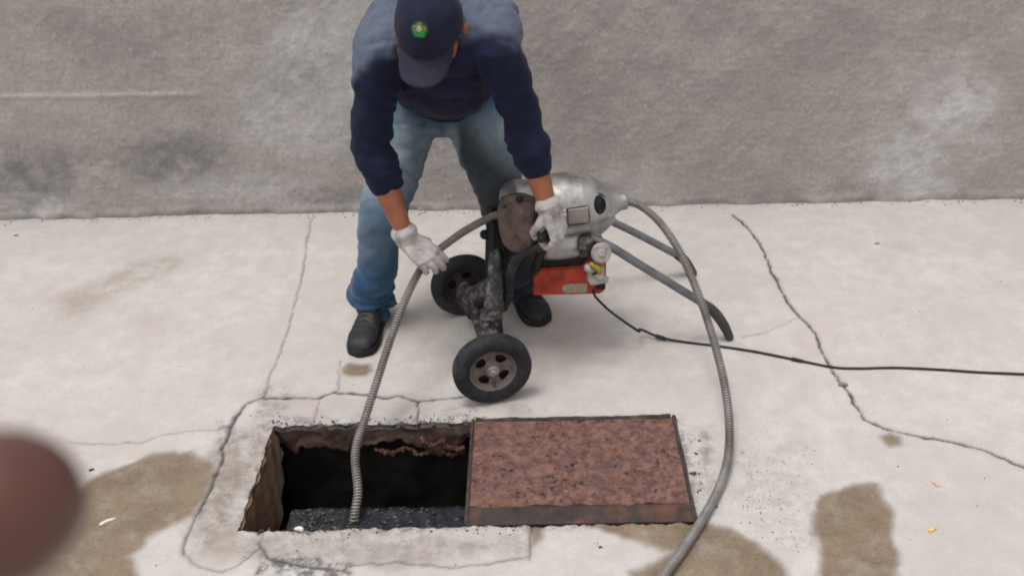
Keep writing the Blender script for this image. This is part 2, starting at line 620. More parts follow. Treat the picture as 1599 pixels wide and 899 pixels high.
def dist_poly(P, poly):
    """signed distance (inside negative) of points to a closed polygon"""
    d = np.full(len(P), 1e9)
    ins = np.zeros(len(P), bool)
    n = len(poly)
    for i in range(n):
        a, b = poly[i], poly[(i + 1) % n]
        e = b - a
        t = np.clip(((P - a) @ e) / (e @ e), 0, 1)
        d = np.minimum(d, np.linalg.norm(P - a - t[:, None] * e, axis=1))
        c = (a[1] > P[:, 1]) != (b[1] > P[:, 1])
        with np.errstate(divide='ignore', invalid='ignore'):
            ins ^= c & (P[:, 0] < (b[0] - a[0]) * (P[:, 1] - a[1]) / (b[1] - a[1] + 1e-15) + a[0])
    return np.where(ins, -d, d)


def px2(l): return np.array([at(x, y)[:2] for x, y in l])


CRACKS = [  # polyline in the photograph's pixels, width in mm, depth of colour
    ([(1145, 335), (1165, 352), (1183, 375), (1195, 395), (1200, 412), (1212, 438), (1225, 462), (1245, 490), (1262, 505), (1277, 528), (1285, 550), (1295, 572), (1310, 595), (1325, 612), (1335, 632), (1352, 655), (1380, 668), (1420, 678), (1470, 686), (1520, 698), (1560, 712), (1599, 728), (1680, 760)], 6.0, 1.0),
    ([(1245, 495), (1215, 510), (1190, 520), (1160, 526)], 3.0, .35),
    ([(487, 340), (480, 375), (472, 430), (462, 470), (445, 530), (425, 580), (412, 618)], 3.6, .55),
    ([(412, 618), (385, 630), (365, 655), (352, 685), (345, 720), (330, 760), (312, 796)], 7.5, .95),
    ([(312, 796), (300, 818), (291, 840), (286, 866)], 4.0, .7),
    ([(412, 622), (450, 620), (495, 622), (520, 612), (540, 613), (575, 616), (600, 620), (625, 617), (650, 625), (690, 622), (740, 618), (765, 622)], 5.4, 1.0),
    ([(653, 625), (652, 645), (651, 662)], 6.0, .85),
    ([(527, 612), (530, 585), (533, 562)], 3.2, .45),
    ([(497, 622), (494, 640), (489, 660)], 2.6, .45),
    ([(110, 690), (160, 692), (220, 690), (260, 676), (345, 670)], 2.8, .4),
    ([(286, 866), (310, 884), (345, 892), (375, 882), (405, 852), (413, 834)], 3.2, .5),
    ([(404, 846), (420, 870), (455, 880), (500, 886), (545, 892)], 5.5, .8),
    ([(533, 826), (535, 846), (534, 862)], 2.4, .35),
    ([(545, 884), (620, 876), (700, 886), (760, 880), (826, 868)], 3.0, .55),
    ([(829, 815), (830, 845), (826, 872)], 4.0, .6),
    ([(1060, 1000), (1050, 960), (1000, 925)], 2.5, .3),
    ([(690, 640), (735, 632), (744, 640)], 3.0, .4),
]
WET = [
    [(110, 1010), (40, 980), (25, 930), (60, 850), (108, 775), (145, 742), (190, 728), (235, 708), (275, 701), (300, 706), (325, 724), (330, 745), (318, 775), (300, 805), (268, 822), (228, 842), (208, 868), (222, 905), (238, 950), (190, 1000)],
    [(905, 812), (940, 830), (975, 842), (1010, 850), (1060, 858), (1035, 880), (985, 893), (1000, 930), (1080, 965), (1190, 960), (1255, 930), (1240, 905), (1215, 870), (1180, 840), (1140, 822), (1085, 812)],
    [(1272, 806), (1285, 775), (1318, 760), (1368, 756), (1378, 780), (1396, 815), (1403, 860), (1396, 905), (1385, 950), (1330, 985), (1280, 950), (1276, 890), (1284, 850), (1270, 828)],
    [(533, 575), (545, 568), (575, 570), (581, 578), (570, 588), (548, 589), (535, 584)],
    [(1376, 683), (1390, 678), (1406, 682), (1405, 693), (1388, 696)],
    [(826, 818), (845, 812), (852, 822), (846, 840), (832, 850)],
]
DIRT_SHADE = [  # brown dust, soft; the list ends with painted machine shadows
    ([(80, 470), (110, 455), (150, 440), (200, 412), (260, 400), (290, 415), (240, 440), (170, 462), (130, 500), (95, 505)], .06, .6),
    ([(230, 405), (270, 398), (290, 412), (265, 432), (235, 425)], .04, .65),
    ([(1096, 672), (1108, 670), (1112, 700), (1104, 722), (1098, 716)], .015, .9),
    ([(1370, 380), (1410, 375), (1430, 390), (1390, 398)], .04, .3),
    ([(330, 800), (372, 800), (380, 830), (410, 835), (395, 870), (340, 880), (300, 870), (310, 830)], .03, .75),
    ([(345, 690), (410, 670), (420, 690), (370, 815), (300, 860), (300, 800)], .05, .9),
    ([(300, 845), (420, 830), (560, 830), (700, 835), (825, 830), (825, 865), (600, 880), (420, 880), (300, 880)], .04, .6),
    ([(405, 620), (650, 625), (735, 640), (735, 655), (430, 660)], .04, .35),
    ([(790, 630), (820, 626), (835, 645), (815, 652), (795, 650)], .02, .55),
    ([(545, 826), (600, 822), (600, 840), (550, 845)], .02, .6),
    ([(590, 850), (640, 840), (650, 865), (610, 872)], .02, .5),
    ([(850, 520), (1050, 540), (1090, 570), (860, 575)], .07, .28),  # soft shadow below the machine, painted into the floor colour
    ([(600, 500), (700, 495), (760, 530), (640, 560)], .07, .25),  # painted shadow left of the rear wheel
]
GRIME = [  # dark grit
    ([(405, 655), (445, 648), (490, 655), (560, 652), (640, 650), (740, 645), (740, 662), (430, 672), (400, 690)], .022, .75),
    ([(340, 660), (360, 660), (362, 690), (345, 705), (338, 690)], .02, .8),
    ([(345, 715), (385, 705), (400, 740), (370, 760), (335, 760)], .03, .55),
    ([(405, 865), (470, 870), (550, 878), (550, 896), (470, 893), (410, 885)], .015, 1.2),
    ([(412, 862), (430, 872), (480, 886), (548, 890), (545, 899), (400, 895)], .012, 1.4),
    ([(300, 790), (350, 775), (370, 820), (330, 860), (295, 850)], .03, .5),
    ([(340, 680), (410, 660), (425, 690), (370, 820), (300, 862), (292, 830)], .05, .55),
    ([(300, 850), (420, 832), (560, 830), (700, 828), (826, 826), (826, 866), (600, 880), (420, 878)], .04, .42),
    ([(600, 838), (700, 835), (740, 850), (690, 870), (610, 865)], .03, .5),
    ([(1070, 665), (1115, 665), (1120, 790), (1090, 800)], .02, .5),
    ([(1150, 700), (1260, 690), (1290, 850), (1200, 870), (1140, 780)], .05, .28),
    ([(400, 600), (450, 606), (440, 645), (400, 650)], .02, .5),
    ([(370, 690), (420, 680), (390, 760), (350, 800), (320, 800)], .03, .4),
]


def build_ground():
    fx = np.arange(-1.95, 1.75, .0055)
    fy = np.arange(1.16, 3.37, .0050)

    def snap(a, vals):
        a = a.copy()
        for v in vals: a[np.argmin(np.abs(a - v))] = v
        return a
    fx, fy = snap(fx, (HX0, HX1)), snap(fy, (HY0, HY1))
    xs = np.concatenate([[-60, -30, -12, -6, -3.5, -2.6, -2.3, -2.1], fx, [1.9, 2.1, 2.4, 3.2, 6, 12, 30, 60]])
    ys = np.concatenate([[-60, -30, -10, -4, -1, 0, .5, .9, 1.05], fy, [3.42, 3.5, 8, 30, 60]])
    X, Y = np.meshgrid(xs, ys)
    ny, nx = X.shape
    P = np.stack([X.ravel(), Y.ravel()], 1)
    wob = np.stack([fbm(P, 28, 3, 11), fbm(P, 28, 3, 31)], 1)
    wob2 = fbm(P, 9, 4, 51)
    crack = np.zeros(len(P))
    groove = np.zeros(len(P))
    Q = P + wob * .007
    jit = np.clip(.72 + .9 * fbm(P, 55, 2, 77) + .75 * fbm(P, 11, 2, 78), .12, 1.7)
    for pts, wd, st in CRACKS:
        L = px2(pts)
        lo, hi = L.min(0) - .05, L.max(0) + .05
        idx = np.where(np.all((P > lo) & (P < hi), 1))[0]
        if not len(idx): continue
        d = np.full(len(idx), 1e9)
        q = Q[idx]
        for a, b in zip(L[:-1], L[1:]):
            e = b - a
            t = np.clip(((q - a) @ e) / (e @ e), 0, 1)
            d = np.minimum(d, np.linalg.norm(q - a - t[:, None] * e, axis=1))
        hw = wd * .0005 * 1.45 * jit[idx]
        crack[idx] = np.maximum(crack[idx], st * (1 - sstep(hw * .35, hw + .0035, d)))
        crack[idx] = np.maximum(crack[idx], st * .12 * (1 - sstep(hw, hw + .014, d)))
        groove[idx] = np.maximum(groove[idx], st * (1 - sstep(hw * .2, hw + .003, d)))

    def mask(polys, amp):
        m = np.zeros(len(P))
        for it in polys:
            pts, soft, st = it if isinstance(it, tuple) else (it, .016, 1.0)
            L = px2(pts)
            lo, hi = L.min(0) - .12, L.max(0) + .12
            idx = np.where(np.all((P > lo) & (P < hi), 1))[0]
            if not len(idx): continue
            small = np.ptp(L, axis=0).max() < .12
            d = dist_poly(P[idx], L) + wob2[idx] * (amp * (.3 if small else 1)) + wob[idx, 0] * amp * .35
            m[idx] = np.maximum(m[idx], st * (1 - sstep(-soft, soft, d)))
        return m
    wet = mask(WET, .022)
    dirt_shade, grime = mask(DIRT_SHADE, .03), mask(GRIME, .03)
    # grit along the rim of the pit
    rim = np.maximum(np.maximum(HX0 - P[:, 0], P[:, 0] - HX1), np.maximum(HY0 - P[:, 1], P[:, 1] - HY1))
    grime = np.maximum(grime, .8 * (1 - sstep(.004, .03, np.abs(rim) + wob2 * .016)))
    base = 3.367 - .009 * P[:, 0] - P[:, 1]
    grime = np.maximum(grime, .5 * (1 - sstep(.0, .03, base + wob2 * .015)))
    Z = -groove * .007 + fbm(P, 40, 3, 5) * .0006 + fbm(P, 3, 3, 6) * .0025
    # chipped rim
    nr = (1 - sstep(.0, .030, np.abs(rim) + .012 * wob2))
    Z -= nr * .011 * np.clip(fbm(P, 38, 3, 8) + .2, 0, 1)
    inside = lambda a, b: (X >= HX0 - 1e-6) & (X <= HX1 + 1e-6) & (Y >= HY0 - 1e-6) & (Y <= HY1 + 1e-6)
    V = np.stack([P[:, 0], P[:, 1], Z], 1)
    jx = fbm(P, 17, 4, 91) * .018
    for cond, ax in ((np.abs(P[:, 1] - HY1) < 1e-6, 1), (np.abs(P[:, 1] - HY0) < 1e-6, 1), (np.abs(P[:, 0] - HX0) < 1e-6, 0)):
        on = cond & (P[:, 0] > HX0 - .001) & (P[:, 0] < HX1 + .001) & (P[:, 1] > HY0 - .001) & (P[:, 1] < HY1 + .001)
        sgn = 1 if ax == 1 and P[on][0, 1] > 1.8 else -1
        V[on, ax] += sgn * np.abs(jx[on])
    ii, jj = np.meshgrid(np.arange(ny - 1), np.arange(nx - 1), indexing='ij')
    cx = (xs[:-1] + xs[1:])[jj] / 2
    cy = (ys[:-1] + ys[1:])[ii] / 2
    keep = ~((cx > HX0) & (cx < HX1) & (cy > HY0) & (cy < HY1))
    a = (ii * nx + jj)[keep]
    quads = np.stack([a, a + 1, a + 1 + nx, a + nx], 1)
    # skirt: the slab's broken edge, 7 cm thick
    ix0, ix1 = np.argmin(abs(xs - HX0)), np.argmin(abs(xs - HX1))
    iy0, iy1 = np.argmin(abs(ys - HY0)), np.argmin(abs(ys - HY1))
    loop = [(iy0, j) for j in range(ix0, ix1)] + [(i, ix1) for i in range(iy0, iy1)] + [(iy1, j) for j in range(ix1, ix0, -1)] + [(i, ix0) for i in range(iy1, iy0, -1)]
    li = np.array([i * nx + j for i, j in loop])
    nb = len(V)
    low = V[li].copy()
    low[:, 2] -= .022
    cen = np.array([(HX0 + HX1) / 2, (HY0 + HY1) / 2])
    low[:, :2] += np.sign(low[:, :2] - cen) * .003
    V = np.vstack([V, low])
    m = len(li)
    k = np.arange(m)
    sk = np.stack([li, nb + k, nb + (k + 1) % m, li[(k + 1) % m]], 1)
    quads = np.vstack([quads, sk])
    me = bpy.data.meshes.new('pavement')
    me.vertices.add(len(V))
    me.vertices.foreach_set('co', V.ravel())
    me.loops.add(quads.size)
    me.loops.foreach_set('vertex_index', quads.ravel().astype(np.int32))
    me.polygons.add(len(quads))
    me.polygons.foreach_set('loop_start', np.arange(0, quads.size, 4, dtype=np.int32))
    me.update(calc_edges=True)
    me.validate()
    pad = lambda q, v: np.concatenate([q, np.full(m, v)])
    attr(me, 'crack', pad(crack, 0.)); attr(me, 'wet', pad(wet, 0.)); attr(me, 'dirt', pad(dirt_shade, .4)); attr(me, 'grime', pad(grime, 1.2))
    o = finish(me, 'pavement', MAT['concrete'])
    tag(o, 'pale cracked concrete yard floor with brown wet patches', kind='structure')


build_ground()


# ------------------------------------------------------------------ wall
def build_wall():
    xs = np.concatenate([[-9, -6, -4, -3], np.arange(-2.6, 2.45, .0065), [3, 4, 6, 9]])
    zs = np.concatenate([[-.3], np.arange(-.01, 1.02, .0065), [1.1, 1.3, 1.5, 1.7]])
    X, Zz = np.meshgrid(xs, zs)
    nz, nx = X.shape
    P = np.stack([X.ravel(), Zz.ravel()], 1)
    n1, n2, n3 = fbm(P, 36, 4, 3), fbm(P, 7, 3, 4), fbm(P, 1.4, 2, 9)
    Y = 3.367 - .009 * P[:, 0] - np.abs(n1) * .0045 - n2 * .006 - n3 * .008
    foot = 1 - sstep(0, .05, P[:, 1])
    Y -= foot * (.006 + .010 * fbm(P, 12, 2, 44))
    V = np.stack([P[:, 0], Y, P[:, 1]], 1)

    def spot(px, py, rx, ry, amp=.35, seed=0):
        c = aty(px, py, 3.36)
        q = (P - np.array([c[0], c[2]])) / np.array([rx / 445., ry / 400.])
        d = np.linalg.norm(q, axis=1) + n2 * amp + fbm(P, 3, 3, seed) * .3
        return 1 - sstep(.35, 1.15, d)
    pale, dark = np.zeros(len(P)), np.zeros(len(P))
    for s in ((1490, 170, 110, 90, .9), (1420, 240, 110, 80, .7), (1440, 290, 70, 40, .6), (520, 90, 110, 90, .65), (470, 200, 150, 90, .45), (560, 20, 120, 60, .4), (60, 320, 80, 26, .7), (360, 300, 160, 40, .4), (1000, 290, 160, 50, .25)):
        pale = np.maximum(pale, s[4] * spot(*s[:4], seed=int(s[0])))
    for s in ((250, 250, 150, 55, .9), (40, 275, 110, 70, .95), (140, 70, 130, 60, .3), (450, 120, 90, 50, .35), (520, 310, 130, 22, .6), (1200, 310, 140, 24, .55), (1430, 315, 150, 24, .55), (900, 300, 120, 20, .4), (1340, 40, 260, 70, .25), (1100, 20, 300, 60, .15), (60, 190, 70, 30, .3)):
        dark = np.maximum(dark, s[4] * spot(*s[:4], seed=int(s[0]) + 1))
    # pale trowel line at the left
    a, b = aty(-120, 158, 3.36), aty(312, 150, 3.36)
    zl = a[2] + (P[:, 0] - a[0]) * (b[2] - a[2]) / (b[0] - a[0])
    line = (1 - sstep(.003, .014, np.abs(P[:, 1] - zl + fbm(P, 9, 2, 66) * .004))) * (1 - sstep(b[0] - .1, b[0] + .05, P[:, 0]))
    pale = np.maximum(pale, line * .42 * (.5 + .5 * sstep(-.3, .3, fbm(P, 14, 3, 67))))
    V[:, 1] -= line * .004
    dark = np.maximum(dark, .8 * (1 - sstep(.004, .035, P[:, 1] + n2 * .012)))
    ii, jj = np.meshgrid(np.arange(nz - 1), np.arange(nx - 1), indexing='ij')
    q = (ii * nx + jj).ravel()
    Fc = np.stack([q, q + 1, q + 1 + nx, q + nx], 1).tolist()
    nb = len(V)
    # back, top and ends
    bk = []
    for z in (-.3, 1.7):
        for x in (-9, 9): bk.append((x, 3.60 - .009 * x, z))
    V = np.vstack([V, bk])
    b0, b1, b2, b3 = nb, nb + 1, nb + 2, nb + 3
    top = [(nz - 1) * nx + j for j in range(nx)]
    Fc.append(tuple(top + [b3, b2]))
    Fc.append((b0, b1, b3, b2)[::-1])
    Fc.append(tuple([i * nx for i in range(nz)] + [b2, b0]))
    Fc.append(tuple([i * nx + nx - 1 for i in range(nz)][::-1] + [b1, b3]))
    me = bpy.data.meshes.new('wall')
    me.from_pydata(V.tolist(), [], Fc)
    attr(me, 'pale', np.concatenate([pale, np.zeros(4)])); attr(me, 'dark', np.concatenate([dark, np.zeros(4)]))
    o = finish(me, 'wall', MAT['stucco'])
    tag(o, 'rough grey roughcast wall running along the back of the concrete', 'wall')


build_wall()


# ------------------------------------------------------------------ pit and its cover
def rough_slab(P0, ux, uy, un, lx, ly, thick, nx, ny, amp, seed, edge=0.0, scale=22):
    """a plate with uneven face and ragged far edge (at ly)"""
    V = []
    for j in range(ny + 1):
        for i in range(nx + 1):
            V.append((i / nx, j / ny))
    V = np.array(V)
    pos2 = V * np.array([lx, ly])
    rag = fbm(np.stack([pos2[:, 0], np.zeros(len(V))], 1), scale * .8, 4, seed + 5)
    yy = pos2[:, 1] + edge * rag * V[:, 1] ** 2
    h = amp * fbm(pos2, scale, 4, seed)
    W = np.asarray(P0) + pos2[:, :1] * np.asarray(ux) + yy[:, None] * np.asarray(uy) + h[:, None] * np.asarray(un)
    B = np.asarray(P0) + pos2[:, :1] * np.asarray(ux) + yy[:, None] * np.asarray(uy) - thick * np.asarray(un)
    Fc = []
    n = len(V)
    for j in range(ny):
        for i in range(nx):
            a = j * (nx + 1) + i
            q = (a, a + 1, a + nx + 2, a + nx + 1)
            Fc.append(q)
            Fc.append(tuple(n + k for k in q[::-1]))
    per = [i for i in range(nx)] + [(j * (nx + 1) + nx) for j in range(ny)] + [ny * (nx + 1) + i for i in range(nx, 0, -1)] + [j * (nx + 1) for j in range(ny, 0, -1)]
    for k in range(len(per)):
        a, b = per[k], per[(k + 1) % len(per)]
        Fc.append((b, a, n + a, n + b))
    return np.vstack([W, B]), Fc


def build_pit():
    t = thing('drain_pit', 'open rectangular drain pit with rusty rim and black inside', 'pit', (-.49, 1.82, 0))
    X0, X1, Y0, Y1 = HX0 - .012, HX1 + .012, HY0 - .012, HY1 + .012
    # deep dark shaft, brick-coloured by filth
    D = -1.3
    mb = MB()
    mb.add(*rough_slab((X0 - .02, Y1 + .03, -.03), (1, 0, 0), (0, 0, -1), (0, -1, 0), X1 - X0 + .04, 1.3, .08, 50, 40, .02, 3))
    mb.add(*rough_slab((X0 - .02, Y0 - .03, -.03), (1, 0, 0), (0, 0, -1), (0, 1, 0), X1 - X0 + .04, 1.3, .08, 50, 40, .02, 4))
    mb.add(*rough_slab((X0 - .03, Y0 - .02, -.03), (0, 1, 0), (0, 0, -1), (1, 0, 0), Y1 - Y0 + .04, 1.3, .08, 20, 40, .02, 5))
    mb.add(*rough_slab((X1 + .03, Y0 - .02, -.03), (0, 1, 0), (0, 0, -1), (-1, 0, 0), Y1 - Y0 + .04, 1.3, .08, 20, 40, .02, 6))
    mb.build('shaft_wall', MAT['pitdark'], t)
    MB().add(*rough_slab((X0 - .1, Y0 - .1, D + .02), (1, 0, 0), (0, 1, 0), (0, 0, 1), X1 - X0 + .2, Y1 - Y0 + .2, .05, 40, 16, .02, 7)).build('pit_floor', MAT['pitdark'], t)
    # rusted steel band at the far side, ragged below
    MB().add(*rough_slab((HX0, HY1 + .006, -.012), (1, 0, 0), (0, 0, -1), (0, -1, 0), .86, .080, .012, 160, 14, .011, 8, .075, 26)).build('rear_band', MAT['iron'], t)
    # flaking second lip under it
    for k, (pts, r) in enumerate((([(588, 702), (612, 706), (636, 700), (655, 709), (672, 704)], .007), ([(660, 690), (676, 694), (690, 689), (704, 700), (722, 699)], .009), ([(690, 704), (706, 710), (724, 706)], .007))):
        pth = [aty(x, y, HY1 - .008 - .004 * (q % 2)) for q, (x, y) in enumerate(pts)]
        me = remesh([caps_tube(pth, [r * .85 * (1 + .35 * math.sin(3.1 * q + k)) for q in range(len(pth))], 12)], .0026, 0)
        co, no = verts_of(me)
        set_verts(me, co + no * (fbm(co, 95, 4, 40 + k) * r * 1.9)[:, None])
        finish(me, 'rust_flake', MAT['rustlip'], t, smooth=False)
    # brown side plate at the left, deeper towards the front
    mb = MB()
    nx, ny = 40, 30
    V = []
    for j in range(ny + 1):
        for i in range(nx + 1):
            s, q = i / nx, j / ny
            y = HY0 + .012 + s * (HY1 - HY0 - .02)
            dep = .52 - .43 * s ** .7
            V.append((HX0 + .002 + .015 * q + .004 * math.sin(31 * s + 7 * q), y, -.010 - q * dep))
    V = np.array(V)
    V[:, 0] += fbm(V[:, 1:], 18, 4, 12) * .007
    Fc = []
    for j in range(ny):
        for i in range(nx):
            a = j * (nx + 1) + i
            Fc.append((a, a + 1, a + nx + 2, a + nx + 1))
    n = len(V)
    B = V.copy(); B[:, 0] -= .012
    Fb = [tuple(n + k for k in q[::-1]) for q in Fc]
    rimf = []
    per = [i for i in range(nx)] + [(j * (nx + 1) + nx) for j in range(ny)] + [ny * (nx + 1) + i for i in range(nx, 0, -1)] + [j * (nx + 1) for j in range(ny, 0, -1)]
    for k in range(len(per)):
        a, b = per[k], per[(k + 1) % len(per)]
        rimf.append((a, b, n + b, n + a))
    mb.add(np.vstack([V, B]), Fc + Fb + rimf).build('side_plate', MAT['pitdirt'], t)
    # wet ledge under the front edge
    zl = -.055
    yl = at(600, 792, zl)[1]
    MB().add(*rough_slab((HX0 + .105, HY0 - .03, zl), (1, 0, 0), (0, 1, 0), (0, 0, 1), .67, yl - HY0 + .03, .04, 110, 14, .006, 14, .006, 60)).build('front_ledge', MAT['ledge'], t)
    # crumbs lying on the ledge
    mb = MB()
    for k in range(150):
        x = HX0 + .13 + abs(rng.normal(0, .16)); y = rng.uniform(HY0 + .0, yl - .008)
        r = rng.uniform(.002, .0075)
        v, f = ellipsoid((x, y, zl + .004), (r, r * .8, r * .6), n=6, m=4)
        mb.add(v + rng.normal(0, r * .12, v.shape), f)
    tag(mb.build('crumbs', MAT['sludge'], t, smooth=False), kind='stuff')


MAT['rustlip'] = rust_mat('rust_lip', (.07, .030, .022), (.12, .055, .038), (.02, .012, .010), (.22, .085, .03))
build_pit()


def build_cover():
    x0, x1, y0, y1 = -.196, .411, 1.622, 2.030
    t = thing('manhole_cover', 'rusty brown pitted steel manhole cover lying beside the open pit', 'manhole cover', ((x0 + x1) / 2, (y0 + y1) / 2, 0))
    MB().add(*rough_slab((x1 - .010, y1 - .012, .0065), (-1, 0, 0), (0, -1, 0), (0, 0, 1), x1 - x0 - .020, y1 - y0 - .070, .014, 150, 90, .0022, 21, .016, 22)).build('plate', MAT['rust'], t)
    # front angle, bare iron with an orange run
    v, f = rough_slab((x0 + .002, y0, .003), (1, 0, 0), (0, 1, .03), (0, -.03, 1), x1 - x0 - .004, .061, .012, 120, 10, .0015, 22, .004, 30)
    MB().add(v, f).build('front_rim', MAT['iron2'], t)
    MB().add(*rough_slab((x0, y0 + .004, .009), (0, 1, 0), (1, 0, 0), (0, 0, 1), y1 - y0 - .006, .009, .022, 60, 3, .001, 23, .003, 40)).build('side_rim', MAT['iron3'], t)
    MB().add(*rough_slab((x1 - .009, y0 + .004, .009), (0, 1, 0), (1, 0, 0), (0, 0, 1), y1 - y0 - .006, .009, .022, 60, 3, .001, 24, .003, 40)).build('side_rim', MAT['iron3'], t)
    MB().add(*rough_slab((x0 + .012, y1 - .014, .010), (1, 0, 0), (0, 1, 0), (0, 0, 1), x1 - x0 - .026, .014, .022, 100, 3, .002, 25, .006, 30)).build('rear_rim', MAT['iron3'], t)


def front_rim_mat():
    t = NT('bare_iron')
    col = t.mix(t.ramp(t.noise(16, 5, .7), [(.35, 0.), (.65, 1.)]), (.018, .013, .013), (.046, .029, .026))
    col = t.mix(t.ramp(t.noise(5.2, 4, .7), [(.50, 0.), (.64, .8)]), col, (.125, .050, .028))
    t.set(Base_Color=col, Roughness=.7).bump(t.noise(70, 5, .7), .4, .003)
    return t.m


MAT['iron2'] = front_rim_mat()
MAT['iron3'] = mottled('edge_iron', (.026, .021, .021), (.06, .045, .042), 25, .75, 0, .4, .003, c3=(.10, .07, .06), s3=20, f3=(.52, .7))
build_cover()


# skeleton of the worker (metres)
SHL, ELL, WRL = np.array([-.388, 2.325, 1.030]), np.array([-.450, 2.335, .765]), np.array([-.372, 2.290, .484])
SHR, ELR, WRR = np.array([-.090, 2.315, 1.045]), np.array([-.022, 2.350, .820]), np.array([.047, 2.285, .577])
HIL, KNL, ANL = np.array([-.368, 2.720, .730]), np.array([-.488, 2.545, .425]), np.array([-.555, 2.585, .090])
HIR, KNR, ANR = np.array([-.190, 2.720, .730]), np.array([-.095, 2.610, .430]), np.array([-.045, 2.690, .090])
HC = np.array([-.2515, 2.298, 1.098])                                 # middle of the head
GZ = nrm((-.130, -.826, -.556))                                         # where the face looks
HR_ = nrm(np.cross(GZ, (.011, -.551, .834)))
HU = nrm(np.cross(HR_, GZ))
HR_ = np.cross(GZ, HU)                                               # the worker's own right is -HR_ or +HR_
LD = nrm((.075, -.035, -.058)); LN = nrm((.18, -.75, .60)); LN = nrm(LN - LD * (LN @ LD)); LS = nrm(np.cross(LD, LN))
if LS[0] < 0: LS = -LS
RD = nrm((.36, -.18, -.88)); RS = nrm((-.42, -.86, -.18)); RS = nrm(RS - RD * (RS @ RD)); RN = nrm(np.cross(RD, RS))
if RN[0] < 0: RN = -RN
LCURL = [(.55, .75, .5), (.50, .80, .5), (.52, .80, .5), (.60, .75, .5)]
LTH = [(.022, .022, -.010), (.050, .040, -.030), (.072, .030, -.052), (.085, .012, -.060)]
RCURL = [(.95, 1.35, .75), (1.0, 1.4, .8), (1.1, 1.4, .8), (1.2, 1.4, .8)]
RTH = [(.018, .022, -.010), (.036, .036, -.032), (.052, .036, -.060), (.074, .030, -.070)]


# ------------------------------------------------------------------ drain cleaning machine
def wheel(parent, c, axis, rad, wid, rimmat, outer=True, spin=0.0):
    """a part: tyre with sub-parts rim, hub; axis points to the dished outer face"""
    a = nrm(axis)
    h = wid / 2
    prof = [(-h * .55, rad * .60), (-h * .92, rad * .68), (-h, rad * .80), (-h * .86, rad * .93), (-h * .5, rad * .99), (0, rad), (h * .5, rad * .99), (h * .86, rad * .93), (h, rad * .80), (h * .92, rad * .68), (h * .55, rad * .60), (h * .3, rad * .585), (-h * .3, rad * .585), (-h * .55, rad * .60)]
    V, Fc = lathe(prof, c, a, 56)
    me = bpy.data.meshes.new('wheel')
    me.from_pydata(V.tolist(), [], Fc)
    co, no = verts_of(me)
    co = co + no * (fbm(co, 60, 3, 5) * .0012)[:, None]
    set_verts(me, co)
    w_ = finish(me, 'wheel', MAT['tyre'], parent, sharp=50)
    # rim: dished disc with four kidney openings
    up = nrm(np.array([0, 0, 1.]) - a * a[2])
    vv = np.cross(a, up)
    R0, n, m = rad * .60, 96, 18
    Vs, idx, Fs = [], {}, []
    for i in range(m + 1):
        r = rad * .10 + (R0 - rad * .10) * i / m
        q = r / R0
        dish = h * (.60 * sstep(.78, 1.0, q) + .02 + .38 * (1 - sstep(.18, .5, q)) - .06 * math.sin(q * 6))
        for j in range(n):
            ph = 2 * np.pi * j / n + spin
            Vs.append(np.asarray(c) + a * dish + (up * math.cos(ph) + vv * math.sin(ph)) * r)
    for i in range(m):
        q = (i + .5) / m
        for j in range(n):
            ph = ((j + .5) / n * 4) % 1.0 - .5
            if (abs(ph) / .27) ** 2.4 + (abs(q - .52) / .24) ** 2.4 < 1: continue
            j2 = (j + 1) % n
            Fs.append((i * n + j, i * n + j2, (i + 1) * n + j2, (i + 1) * n + j))
    me = bpy.data.meshes.new('rim')
    me.from_pydata([tuple(v) for v in Vs], [], Fs)
    o = bpy.data.objects.new('t', me); COL.objects.link(o)
    sm = o.modifiers.new('s', 'SOLIDIFY'); sm.thickness = .004; sm.offset = 0
    me2 = bpy.data.meshes.new_from_object(o.evaluated_get(bpy.context.evaluated_depsgraph_get()))
    bpy.data.objects.remove(o)
    finish(me2, 'rim', rimmat, w_, sharp=45)
    mb = MB()
    mb.add(*lathe([(-h * .6, .001), (-h * .6, rad * .5), (-h * .5, rad * .56), (-h * .5, .001)], c, a, 40))
    mb.build('rim_back', MAT['black'], w_, sharp=40)
    hb = MB()
    hb.add(*lathe([(0, rad * .16), (h * .55, rad * .155), (h * .62, rad * .13), (h * .62, .0005)], c, a, 24))
    hb.add(*lathe([(h * .6, rad * .10), (h * .98, rad * .095), (h * 1.08, rad * .06), (h * 1.08, .0005)], c, a, 6))
    hb.build('hub', MAT['bolt'], w_, sharp=35)
    return w_


W1, W2 = np.array([-.131, 2.125, .122]), np.array([-.241, 2.600, .116])
AX = nrm(W1 - W2)


